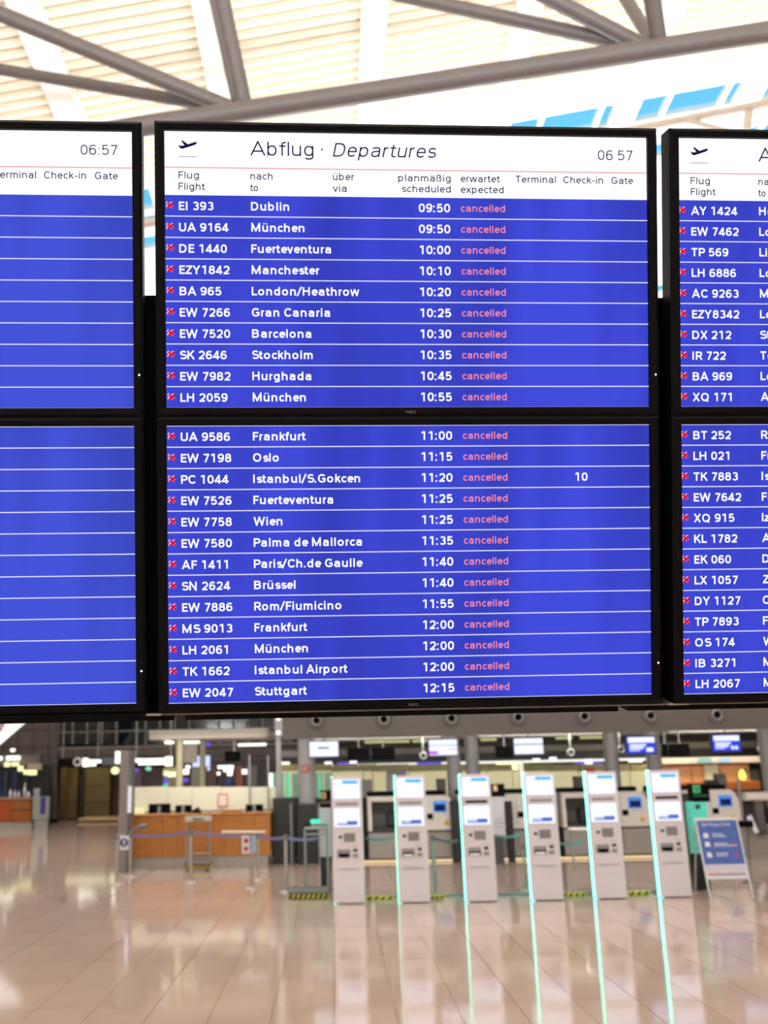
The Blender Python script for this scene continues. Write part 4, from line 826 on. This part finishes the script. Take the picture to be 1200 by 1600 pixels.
Yd = POSTS['d'][0].y - .06; L2 = thing('pictogram_plate', 'white plate with two red arrow pictograms on the post by the counter', 'sign', at(384, 1334, Yd)); q = MB(); q.pbox(378, 1306, 390, 1334, Yd, .02, c=.004); F2 = part('plate', q, bp, L2)
for a, b, s in ((1308, 1319, 1), (1321, 1332, -1)):
    c = at(384.5, (a + b) / 2, Yd); q = MB(); P = [(c.x - .035, c.z - .035 * s), (c.x + .035, c.z - .035 * s), (c.x + .04, c.z), (c.x, c.z + .058 * s), (c.x - .04, c.z)]; q.prism(P if s > 0 else P[::-1], Yd - .006, Yd - .001); part('red_arrow', q, prd, F2)
q = MB(); q.pbox(392, 1306, 400, 1334, Yd - .05, .02, c=.004); solo('notice_plate', q, mat('plate_bluewhite', (160, 176, 196), .4), 'narrow bluish notice plate beside the red arrow plate', 'sign')
q = MB(); pa, pb = at(347, 1300, 17.4), at(415, 1300, 17.2); pb.z = pa.z; q.tube(pa, pb, .020, 12); RD = solo('push_bar', q, mat('bar_bright', (226, 216, 204), .25), 'bright horizontal tube resting on the barrier posts before the counter', 'tube')
q = MB(); q.tube(at(203, 1300, POSTS['b'][0].y), at(221, 1290, POSTS['b'][0].y + .6), .022, 10); q.tube(at(219, 1292, POSTS['b'][0].y + .55), at(228, 1291, POSTS['b'][0].y + .6), .055, 12); solo('belt_reel', q, mat('reel_grey', (110, 106, 112), .4), 'slanting belt cassette with dark head next to the grey pillar', 'belt reel')
# ================================================================ luggage cart with gauge frame
hz_y = mat('hazard_yellow', (206, 180, 60), .5); hz_k = mat('hazard_black', (18, 18, 16), .5)
def cart(px0, px1, yb, ydeck, label, f0, f1, ftop, depth=.6):
    c = fl((px0 + px1) / 2, yb); Y = c.y; x0, x1 = at(px0, yb, Y).x, at(px1, yb, Y).x; zd = at((px0 + px1) / 2, ydeck, Y).z
    C_ = thing('luggage_gauge_cart', label, 'cart', (c.x, Y + depth / 2, 0))
    q = MB(); q.cbox(x0, Y, zd, x1, Y + depth, zd + .045, .01); D_ = part('deck', q, mat('deck_grey', (104, 100, 96), .5), C_)
    q = MB(); q.box(x0 + .01, Y + .02, zd - .07, x1 - .01, Y + depth - .02, zd); E_ = part('edge', q, hz_y, C_, 'yellow and black hazard edge'); n = 8; w = (x1 - x0 - .02) / n
    for k in range(n): q = MB(); a = x0 + .01 + k * w; q.prism([(a, zd - .068), (a + w * .5, zd - .068), (a + w * .9, zd - .002), (a + w * .4, zd - .002)], Y + .012, Y + .0195); part('stripe', q, hz_k, E_)
    for sx_ in (x0 + .08, x1 - .08):
        for yy in (Y + .07, Y + depth - .07): q = MB(); q.tube((sx_ - .015, yy, .03), (sx_ + .015, yy, .03), .03, 12); q.box(sx_ - .012, yy - .02, .03, sx_ + .012, yy + .02, zd - .06); part('caster', q, pblack, C_)
    a, b = at(f0, 1340, Y + depth / 2).x, at(f1, 1340, Y + depth / 2).x; zt = at((f0 + f1) / 2, ftop, Y + depth / 2).z; yy = Y + depth / 2
    for xx in (a, b): q = MB(); q.tube((xx, yy, zd + .04), (xx, yy, zt), .018, 10); part('upright', q, steelg, C_)
    return C_, a, b, yy, zt
C1, a, b, yy, zt = cart(450, 515, 1406, 1397, 'luggage gauge cart with hazard-striped platform, left of the first kiosk', 477, 512, 1294)
q = MB(); q.tube((a, yy, zt), (b, yy, zt), .02, 10); q.tube((a, yy, zt - .09), (b, yy, zt - .09), .015, 10); part('top_rail', q, steelg, C1)
C2, a, b, yy, zt = cart(286, 329, 1361.5, 1352, 'luggage gauge frame with hazard-striped foot before the wooden counter', 291, 328, 1275, .3)
q = MB(); q.cbox(a - .03, yy - .02, zt - .10, b + .03, yy + .02, zt, .008); T2 = part('header_plate', q, mat('header_silver', (186, 180, 172), .4), C2); q = MB(); q.box(a + .12, yy - .03, zt - .07, b - .12, yy - .0205, zt - .045); part('header_print', q, dark, T2); q = MB(); q.tube((a, yy, .32), (b, yy, .32), .012, 8); part('lower_rail', q, steelg, C2)
# low hazard-striped floor bars between kiosks
for i, (a, b, w) in enumerate(((0, 1, 'first and second'), (1, 2, 'second and third'), (3, 4, 'fourth and fifth'), (4, 5, 'fifth and last'))):
    xa, xb = kb[a].x + .26, kb[b].x - .28; Y = kb[a].y + .35
    if i == 1: xb = xa + .22
    if i == 2: xa = xb - .36
    H_ = thing('hazard_bar', 'low black and yellow striped bar between the %s kiosks' % w, 'floor bar', ((xa + xb) / 2, Y + .03, 0)); q = MB(); q.cbox(xa, Y, 0, xb, Y + .06, .055, .008); B_ = part('bar', q, hz_y, H_); n = max(3, int((xb - xa) / .085)); s = (xb - xa) / n
    for k in range(n): q = MB(); x = xa + k * s; q.prism([(x + .004, .004), (x + s * .45, .004), (x + s * .85, .05), (x + s * .40, .05)], Y - .004, Y - .0005); part('stripe', q, hz_k, B_)
gp = MB(); Yg = kb[0].y + .55; gp.box(kb[0].x, Yg, 0, kb[5].x + .1, Yg + .08, .035); solo('floor_rail', gp, mat('rail_floor', (128, 140, 134), .3, metal=.3), 'low grey floor rail running behind the kiosks', 'rail')
# ================================================================ INFORMATION COUNTER ON THE LEFT
wdm = wood('counter_wood', (168, 106, 44)); wtop = mat('counter_top', (222, 176, 112), .4); plin = mat('plinth_steel', (162, 154, 148), .4, metal=.3)
YI = fl(310, 1357).y; x0, x1 = at(206, 1310, YI).x, at(422, 1310, YI).x; zc = at(310, 1271, YI).z; zp = at(310, 1338, YI).z
IC = thing('information_counter', 'long orange-brown wooden counter with a steel plinth', 'counter', ((x0 + x1) / 2, YI, 0)); nb = 9
for k in range(nb): q = MB(); q.cbox(x0 + (x1 - x0) * k / nb + .002, YI, zp, x0 + (x1 - x0) * (k + 1) / nb - .002, YI + .05, zc - .04, .004); part('wood_panel', q, wdm, IC)
q = MB(); q.cbox(x0 - .02, YI - .03, zc - .04, x1 + .02, YI + .8, zc, .01); part('worktop', q, wdm, IC); q = MB(); q.box(x1 - .05, YI + .06, .3, x1 - .0, YI + .78, zc - .04); part('end_panel', q, wdm, IC)
q = MB(); q.box(x0, YI + .06, .3, x0 + .05, YI + .78, zc - .04); part('end_panel', q, wdm, IC)
for k in range(7): q = MB(); q.cbox(x0 + .05 + (x1 - x0 - .1) * k / 7 + .002, YI + .03, 0, x0 + .05 + (x1 - x0 - .1) * (k + 1) / 7 - .002, YI + .06, zp, .003); part('plinth_panel', q, plin, IC)
for i, (a, c, y0, w) in enumerate(((232, 266, 1256, 'largest black monitor on the counter, left'), (274, 299, 1258, 'smaller black monitor on the counter, middle'), (384, 411, 1257, 'black monitor at the right end of the counter'))):
    M = thing('desk_monitor', w, 'monitor', (at((a + c) / 2, 1272, YI + .3).x, YI + .3, zc), 'monitors on the wooden counter'); q = MB(); q.pbox(a, y0, c, 1272, YI + .28, .05, c=.01); q.v = [(x, y, max(z, zc + .004)) for x, y, z in q.v]; part('display_back', q, pblack, M)
    xm = at((a + c) / 2, 1265, YI + .3).x; q = MB(); q.box(xm - .03, YI + .25, zc + .01, xm + .03, YI + .28, zc + .15); q.box(xm - .10, YI + .25, zc, xm + .10, YI + .42, zc + .012); part('stand', q, steelg, M)
q = MB(); c = at(307, 1268, YI + .3); q.cbox(c.x - .08, YI + .2, zc, c.x + .10, YI + .35, zc + .06, .02); q.tube((c.x - .03, YI + .27, zc + .05), (c.x + .06, YI + .27, zc + .10), .025, 8); solo('telephone', q, pblack, 'black telephone on the counter right of the middle monitor', 'telephone')
q = MB(); c = at(365, 1270, YI + .3); q.cbox(c.x - .22, YI + .15, zc, c.x + .16, YI + .4, zc + .05, .01); solo('letter_tray', q, wdm, 'low brown tray on the counter left of the right monitor', 'tray')
fg = glass('frosted_glass', (232, 232, 212), .12, .4)
xs = [208, 262, 300, 345, 390, 431]
GS = thing('glass_partition', 'pale frosted glass partition standing behind the wooden counter', 'partition', (at(320, 1270, YI + .9).x, YI + .9, 0))
for a, c in zip(xs, xs[1:]): q = MB(); q.pbox(a + .3, 1229.5, c - .3, 1269, YI + .85, .02); part('glass_panel', q, fg, GS)
q = MB(); q.box(at(208, 1250, YI + .9).x, YI + .84, zc - .02, at(431, 1250, YI + .9).x, YI + .89, zc + .03); q.box(at(208, 1250, YI + .9).x, YI + .84, 0, at(208, 1250, YI + .9).x + .05, YI + .89, zc); q.box(at(428, 1250, YI + .9).x, YI + .84, 0, at(431, 1250, YI + .9).x, YI + .89, zc); part('base_rail', q, steelg, GS)
for a in (390, 419): q = MB(); q.pbox(a - 1, 1180, a + 1.2, 1270, YI + .80, .04); part('glass_clamp_post', q, steelg, GS)
PS = thing('pinned_notice', 'white notice with a red border on the glass partition', 'notice', at(349.5, 1260, YI + .8)); q = MB(); q.pbox(340, 1240, 356, 1261, YI + .82, .012); FP = part('border', q, mat('notice_red', (214, 130, 120), .5), PS); q = MB(); q.pbox(342, 1243, 354, 1259, YI + .81, .008); part('sheet', q, mat('notice_white', (226, 214, 206), .5), FP)
q = MB(); q.pbox(208, 1262, 224, 1271, YI + .6, .15, c=.02); solo('lit_box', q, emit('lamp_cream', (255, 238, 180), 1.0), 'softly glowing cream box at the left end of the counter', 'lamp')
area('counter_fill', (at(320, 1230, YI).x, YI + .1, at(320, 1160, YI).z), (math.radians(48), 0, 0), 2.4, .07, 16, (1, .95, .82))  # unseen area light added to brighten the partition front and worktop
# canopy on round posts above the counter
CN = thing('counter_canopy', 'grey flat canopy on round cream posts above the wooden counter', 'canopy', (at(300, 1270, YI + 1.4).x, YI + 1.4, 0))
q = MB(); q.pbox(232, 1140, 418, 1154, YI + .4, 2.6, c=.02); part('canopy_slab', q, mat('canopy_grey', (136, 130, 122), .5), CN)
cpm = mat('post_cream', (186, 180, 152), .4)
for a, c, Y in ((275, 286, YI + 1.1), (312, 321, YI + 2.4)):
    xa, xb = at(a, 1200, Y).x, at(c, 1200, Y).x; q = MB(); q.tube(((xa + xb) / 2, Y, 0), ((xa + xb) / 2, Y, at(280, 1152, YI + .4).z), (xb - xa) / 2, 18); part('post', q, cpm, CN)
wl2 = emit('lamp_white', (255, 255, 240), 1.7)
for a, c, y, w, Y in ((250, 271, 1153.5, 'left oval lamp under the counter canopy', YI + .6), (257, 272, 1160, 'lower left oval lamp under the counter canopy', YI + 1.8), (372, 416, 1164, 'long white tube lamp under the right half of the canopy', YI + 2.), (287, 312, 1160, 'bluish-white tube lamp under the middle of the canopy', YI + 1.9)):
    xa, xb = at(a, y, Y), at(c, y, Y); q = MB()
    if 'tube' in w: q.tube(xa, Vector((xb.x, xb.y, xa.z)), .03, 10)
    else: q.ring(((xa.x + xb.x) / 2, Y, xa.z), [(0, -.04), ((xb.x - xa.x) / 2, -.03), ((xb.x - xa.x) / 2, .02), (0, .03)], 20, axis='z')
    part('canopy_lamp', q, wl2, CN, w)
# things behind the counter
def pb2(*a, **k): return pthing(*a, **k)
SHB = thing('far_shop', 'dark shop far behind the wooden counter', 'shop', (at(300, 1240, 31).x, 31, 0)); q = MB(); q.pbox(206, 1188, 436, 1240, 31, .3); q.v = [(x, y, 0 if z < 1.5 else z) for x, y, z in q.v]; part('back_wall', q, mat('shop_dark', (38, 30, 32), .5), SHB)
for a, c, cc in ((210, 222, (70, 50, 70)), (256, 278, (120, 118, 84)), (298, 312, (104, 108, 96)), (322, 338, (60, 46, 40)), (368, 380, (110, 60, 46)), (384, 402, (84, 80, 82))): q = MB(); q.pbox(a, 1197, c, 1240, 30.9, .09, c=.02); part('wall_bay', q, mat('bay_%d' % a, cc, .5), SHB)
w_e = emit('sign_lit', (255, 255, 238), 1.8)
def litsign(name, label, x0, y0, x1, y1, Y, backing, bits, m=None):
    if name == 'shop_sign':
        q = MB(); q.pbox(x0, y0, x1, y1, Y, .15, c=.02); B_ = part('shop_sign', q, backing, SHB)
        for b_ in bits: q = MB(); q.pbox(*b_, Y - .02, .018, c=.005); part('lit_field', q, m or w_e, B_)
        return
    S_ = thing(name, label, 'sign', at((x0 + x1) / 2, y1, Y)); q = MB(); q.pbox(x0, y0, x1, y1, Y, .15, c=.02); B_ = part('sign_box', q, backing, S_)
    q = MB(); a_ = at(x0 + 6, y0, Y); b2_ = at(x1 - 6, y0, Y); q.tube((a_.x, Y + .08, a_.z - .02), (a_.x, Y + .08, a_.z + 3), .02, 6); part('hanger', q, steelg, S_); q = MB(); q.tube((b2_.x, Y + .08, b2_.z - .02), (b2_.x, Y + .08, b2_.z + 3), .02, 6); part('hanger', q, steelg, S_)
    for b_ in bits: q = MB(); q.pbox(*b_, Y - .02, .018, c=.005); part('lit_field', q, m or w_e, B_, 'glowing white lettering field')
    return S_
HS1 = litsign('hanging_sign', 'long black hanging sign with a white glowing line, left of the grey pillar', 91, 1184.5, 158, 1198, 36, pblack, [(129, 1184.5, 138, 1198), (138, 1187, 150, 1197), (150, 1187, 158, 1192)])
q = MB(); c = at(121, 1190.5, 35.8); q.ring((c.x, 35.8, c.z), [(.09, .02), (.08, -.03), (.15, -.03), (.16, .04)], 20); part('clock_ring', q, mat('clock_pale', (196, 192, 188), .4), HS1, 'round pale ring')
HS2 = litsign('hanging_sign', 'long glowing white sign seen right of the grey pillar', 206, 1182, 272, 1199, 30, pblack, [(209, 1185, 220, 1191), (216, 1185, 258, 1195), (258, 1182, 269.5, 1197)])
q = MB(); c = at(202.5, 1189, 29.8); q.ring((c.x, 29.8, c.z), [(.09, .02), (.08, -.03), (.14, -.03), (.15, .04)], 20); part('clock_ring', q, mat('clock_pale', (196, 192, 188), .4), HS2, 'round pale ring')
litsign('shop_sign', 'round-cornered bright lamp pair left of the grey pillar top', 158, 1184, 190, 1196, 37, mat('sign_grey', (96, 96, 112), .5), [(180, 1174, 188, 1193)])
litsign('shop_sign', 'greenish-yellow lit shop sign behind the left canopy post', 254, 1201, 282, 1213, 29, mat('sign_olive', (150, 150, 96), .5), [(262, 1206, 277, 1214), (256, 1205, 263, 1212)], emit('sign_greenish', (250, 250, 200), 1.4))
litsign('shop_sign', 'pair of white glowing spots between the canopy posts', 284, 1195, 298, 1212, 28.8, dark, [(290, 1196, 297, 1201), (285, 1202, 295, 1210)])
litsign('shop_sign', 'bluish-white lit screen behind the right canopy post', 300, 1180, 329, 1199, 28, mcase, [(301, 1181, 328, 1198), (324, 1199, 328, 1204)], emit('screen_cool', (205, 218, 255), 1.25))
q = MB(); q.pbox(287, 1158, 308, 1192, YI + 2.2, .06, c=.01); part('hung_board', q, mat('panel_pale', (190, 180, 172), .5), CN, 'pale hanging board')
litsign('shop_sign', 'jagged white glowing sign right of the canopy posts', 340, 1195, 367, 1213, 28.5, dark, [(340, 1196, 365, 1201), (349, 1201, 364, 1206), (355, 1206, 363, 1212), (339, 1206, 344, 1211)])
litsign('shop_sign', 'single round white lamp before the olive wall, right of the canopy posts', 378, 1202, 386, 1210, 28.5, dark, [(378, 1202, 386, 1209.5)])
q = MB(); q.pbox(351, 1174, 374, 1190, YI + 1.4, .3, c=.05); part('hung_projector', q, pblack, CN, 'black blocky device'); q = MB(); t = at(366, 1174, YI + 1.55); q.tube((t.x, t.y, t.z - .03), (t.x, t.y, at(366, 1154, YI + 1.0).z), .02, 8); part('rod', q, steelg, CN)
pb2('waste_bin', 'blue box on the shop floor seen over the partition', 'box', 353, 1216, 362, 1229, 29.5, .3, mat('box_blue', (34, 56, 120), .5), c=.03)
for px, py, mm, w in ((211, 1204, lilac, 'violet glowing spot right of the grey pillar'), (232, 1201, emit('spot_mint', (150, 235, 195), 1.), 'mint green glowing spot left of the greenish shop sign'), (259, 1227, emit('spot_teal', (90, 210, 190), .9), 'small teal light just above the partition'), (259.5, 1220, lilac, 'small violet light above the teal one'), (290, 1219, lilac, 'violet light right of the left canopy post'), (325, 1163, lilac, 'violet light under the canopy'), (20, 1172, w_e, 'round white lamp under the slanting roof light, far left')):
    c = at(px, py, 28 if px > 50 else 34); q = MB(); q.ring((c.x, c.y, c.z), [(0, -.06), (.07, -.04), (.085, 0), (.07, .04), (0, .06)], 14, axis='z'); part('small_lamp', q, mm, SHB if px > 50 else WB, w)
# grey pillar
Yp = fl(195, 1364).y; PP_ = thing('totem_pillar', 'tall grey square pillar left of the wooden counter', 'pillar', (at(195, 1364, Yp).x, Yp, 0)); q = MB(); q.pbox(185.5, 1173, 199, 1364, Yp, .3, c=.01); q.v = [(x, y, 0 if z < .05 else z) for x, y, z in q.v]; part('shaft', q, mat('pillar_grey', (128, 118, 118), .45), PP_)
q = MB(); q.pbox(199, 1173, 206, 1360, Yp + .03, .25); q.v = [(x, y, 0 if z < .08 else z) for x, y, z in q.v]; part('side_panel', q, mat('pillar_side', (92, 84, 84), .4), PP_); q = MB(); q.pbox(199.5, 1228, 205, 1270, Yp + .0, .029, c=.005); part('lit_strip', q, emit('strip_white', (236, 236, 240), .95), PP_, 'pale lit vertical strip'); q = MB(); q.pbox(199.5, 1200, 205, 1226, Yp + .01, .019); part('green_strip', q, mat('strip_greenish', (96, 122, 108), .4), PP_)
# structural column with lamps, dark desks, glass screens right of the counter
CL = thing('column', 'square grey column with two small white lamps, right end of the canopy', 'column', (at(434, 1200, 22.4).x, 22.4, 0)); q = MB(); q.pbox(429, 1090, 441, 1150, 22.4, .4); a_, b_ = at(430, 1200, 22.4).x, at(440, 1200, 22.4).x; q.box(a_ + .02, 22.45, 0, b_ - .02, 22.75, at(434, 1150, 22.4).z + .05); part('shaft', q, colm, CL)
for y in (1123, 1145): c = at(435, y, 22.4); q = MB(); q.ring((c.x, 22.39, c.z), [(.045, 0), (.04, -.03), (0, -.035)], 14); part('lamp', q, wl2, CL, 'small white lamp')
gpale = glass('glass_mint', (176, 220, 200), .35, .1); gm = emit('mint_edge', (70, 240, 180), .95)
GSC = thing('glass_screen', 'mint-tinted glass screens with glowing green edges above the dark desks', 'glass', (at(470, 1250, 23.5).x, 23.5, 0))
for a, c in ((424, 432), (435, 444), (446, 453), (456, 466), (493, 505), (507, 518)): q = MB(); q.pbox(a, 1207, c, 1248, 23.5, .03); part('glass_panel', q, gpale, GSC)
for a, c, y0, y1, mm in ((448, 452, 1209, 1246, gm), (420.5, 426, 1208, 1230, emit('edge_white', (235, 255, 245), 1.6)), (498, 501, 1208, 1248, gm), (458, 464, 1210, 1246, mat('mint_pale', (170, 220, 200), .4))): q = MB(); q.pbox(a, y0, c, y1, 23.3, .04, c=.01); part('glowing_edge', q, mm, GSC)
q = MB(); xa, xb = at(424, 1250, 23.5).x, at(518, 1250, 23.5).x; q.box(xa, 23.45, 0, xb, 23.6, at(470, 1247, 23.5).z); part('base', q, station_dk, GSC)
for a, c, y0, w in ((427, 462, 1247, 'dark green-black desk block right of the wooden counter'), (464, 500, 1257, 'dark green-black desk block before the fire sign column')): pthing('dark_desk', w, 'desk', a, y0, c, 1348, 21.7, .5, mat('desk_black', (34, 36, 34), .4), c=.01, floor=True)
for px, w in ((456, 'left'), (500, 'right')): q = MB(); c = fl(px, 1353); q.tube(c, (c.x, c.y, at(px, 1255, c.y).z), .02, 8); solo('slim_pole', q, steelg, 'slim steel pole before the %s dark desk' % w, 'pole')
# sofa-like round table between kiosks four and five
q = MB(); c = at(905, 1295, 19.6); TB = thing('standing_table', 'small white round-topped table seen between the fourth and fifth kiosks', 'table', (c.x, 19.6, 0)); q.ring((c.x, 19.6, c.z), [(0, -.02), (.20, -.02), (.22, 0), (.20, .02), (0, .02)], 24, axis='z'); part('tabletop', q, mat('table_white', (232, 228, 224), .3), TB)
for s in (-.15, .15): q = MB(); q.tube((c.x + s, 19.6, 0), (c.x + s, 19.6, c.z - .02), .018, 8); part('leg', q, postg, TB)
# ================================================================ FAR LEFT
YD = 35.5; DK = thing('service_desk', 'far orange-red wooden desk at the left frame edge', 'desk', (at(20, 1290, YD).x, YD, 0)); dr = wood('desk_wood_red', (150, 66, 26)); dr2 = wood('desk_wood', (140, 82, 28))
q = MB(); q.pbox(-40, 1249, 18, 1285, YD, .8, c=.02); part('left_panel', q, dr, DK); q = MB(); q.pbox(18, 1249, 49, 1266, YD, .8, c=.02); part('right_panel', q, dr2, DK); q = MB(); q.pbox(18, 1266.5, 49, 1285, YD, .8, c=.02); part('right_panel', q, dr2, DK)
q = MB(); q.box(at(-40, 1290, YD).x, YD + .05, 0, at(49, 1290, YD).x, YD + .7, at(5, 1285, YD).z); part('plinth', q, plin, DK); q = MB(); q.pbox(-40, 1247, 50, 1249, YD - .05, .95); part('worktop', q, mat('worktop_pale', (160, 130, 110), .4), DK)
PN = thing('notice_stand', 'pale standing panel with a violet stripe beside the far wooden desk', 'panel', (at(62, 1280, YD - .4).x, YD - .4, 0)); q = MB(); q.pbox(51, 1245, 76, 1280, YD - .4, .15, c=.01); part('board', q, mat('panel_greenish', (132, 140, 132), .5), PN); q = MB(); q.pbox(63, 1246, 71, 1272, YD - .42, .015); part('stripe', q, mat('stripe_violet', (52, 30, 110), .5), PN); q = MB(); q.box(at(53, 1280, YD - .4).x, YD - .35, 0, at(74, 1280, YD - .4).x, YD - .3, at(62, 1279, YD - .4).z); part('foot', q, steelg, PN)
SF = thing('shelf_wall', 'dark shelving with blue-lit bays behind the far desk', 'shelves', (at(30, 1250, 38.5).x, 38.5, 0)); q = MB(); q.pbox(-40, 1196, 78, 1250, 38.6, .4); q.v = [(x, y, 0 if z < 1.2 else z) for x, y, z in q.v]; part('back_panel', q, mat('shelf_dark', (26, 26, 34), .5), SF)
for a, c, cc in ((0, 5, (34, 54, 104)), (19, 27, (38, 62, 110)), (38, 44, (44, 46, 60)), (6, 10, (90, 90, 100))): q = MB(); q.pbox(a, 1205, c, 1246, 38.5, .09, c=.02); part('bay', q, mat('bay_b%d' % a, cc, .5), SF)
for i, (px, w_, h_, w) in enumerate(((16, 5, 14, 'left white bottle group on the far desk'), (23, 4, 12, 'short white bottle on the far desk'), (29, 4, 11, 'third white bottle on the far desk'), (38, 4, 24, 'tallest pale bottle on the far desk'), (44, 5, 11, 'lilac bottle at the right of the far desk'))):
    a, b = at(px, 1247, YD + .3), at(px, 1247 - h_, YD + .3); r = w_ / 2 / FPX * YD; a.z = at(5, 1247, YD - .05).z + .004; q = MB(); hh = b.z - a.z; q.ring((a.x, a.y, a.z), [(0, 0), (r, 0), (r, hh * .6), (r * .4, hh * .75), (r * .4, hh), (0, hh)], 14, axis='z'); solo('bottle', q, mat('bottle_white', (204, 200, 206), .4), w, 'bottle')
pb2('pale_box', 'pale box standing on the panel beside the far desk', 'box', 52, 1232, 61, 1245, YD - .38, .15, mat('box_pale', (140, 140, 148), .5), c=.03)
CV = thing('shop_canopy', 'grey shop canopy with a row of spot lamps at the far left', 'canopy', at(30, 1200, 37)); q = MB(); q.pbox(-40, 1180, 62, 1197, 37, .5, c=.02); part('fascia', q, mat('canopy_dim', (92, 84, 82), .5), CV)
spl = emit('spot_yellow', (250, 250, 180), 1.4)
for px0, py0, px1, py1, mm in ((9, 1181, 29, 1188, wl2), (-6, 1182, 1, 1188, wl2), (6, 1191, 13, 1198, spl), (17, 1191, 27, 1197, spl), (27, 1197, 34, 1205, spl), (36, 1203, 43, 1210, spl), (44, 1203, 55, 1211, spl)): q = MB(); q.pbox(px0, py0, px1, py1, 36.7, .2, c=.05); part('spot_lamp', q, mm, CV)
q = MB(); q.pbox(42, 1193, 65, 1203, 36.5, .1, c=.02); part('hung_plate', q, mat('plate_olive', (150, 142, 120), .5), CV, 'pale olive plate')
q = MB(); 
def slab(m, P, Y, d):
    V = [at(x, y, Y) for x, y in P]; n = len(V); m.poly(V + [v + Vector((0, d, 0)) for v in V], [tuple(range(n)), tuple(range(2 * n - 1, n - 1, -1))] + [(i, n + i, n + (i + 1) % n, (i + 1) % n) for i in range(n)])
RL = thing('slanting_light_panel', 'bright white slanting light panels at the upper left, below the board', 'light panel', at(0, 1160, 26)); slab(q, [(-60, 1212), (-60, 1175), (19, 1110), (58, 1110)], 26, .2); part('lower_panel', q, emit('panel_glow', (255, 255, 248), 1.25), RL)
q = MB(); slab(q, [(-60, 1168), (-60, 1100), (24, 1100), (1, 1142)], 26.2, .2); part('upper_panel', q, emit('panel_glow', (255, 255, 248), 1.25), RL); q = MB(); slab(q, [(-60, 1175), (-60, 1168), (1, 1143), (24, 1100), (32, 1100)], 25.95, .2); part('dividing_bar', q, mat('bar_mauve', (160, 140, 138), .5), RL)
for i, (px, py, mm) in enumerate(((180, 1204, spl),)): c = at(px, py, 38); q = MB(); q.ring((c.x, c.y, c.z), [(0, -.14), (.12, -.1), (.16, 0), (.12, .1), (0, .14)], 14, axis='z'); part('small_lamp', q, mm, WB, 'yellowish round lamp')
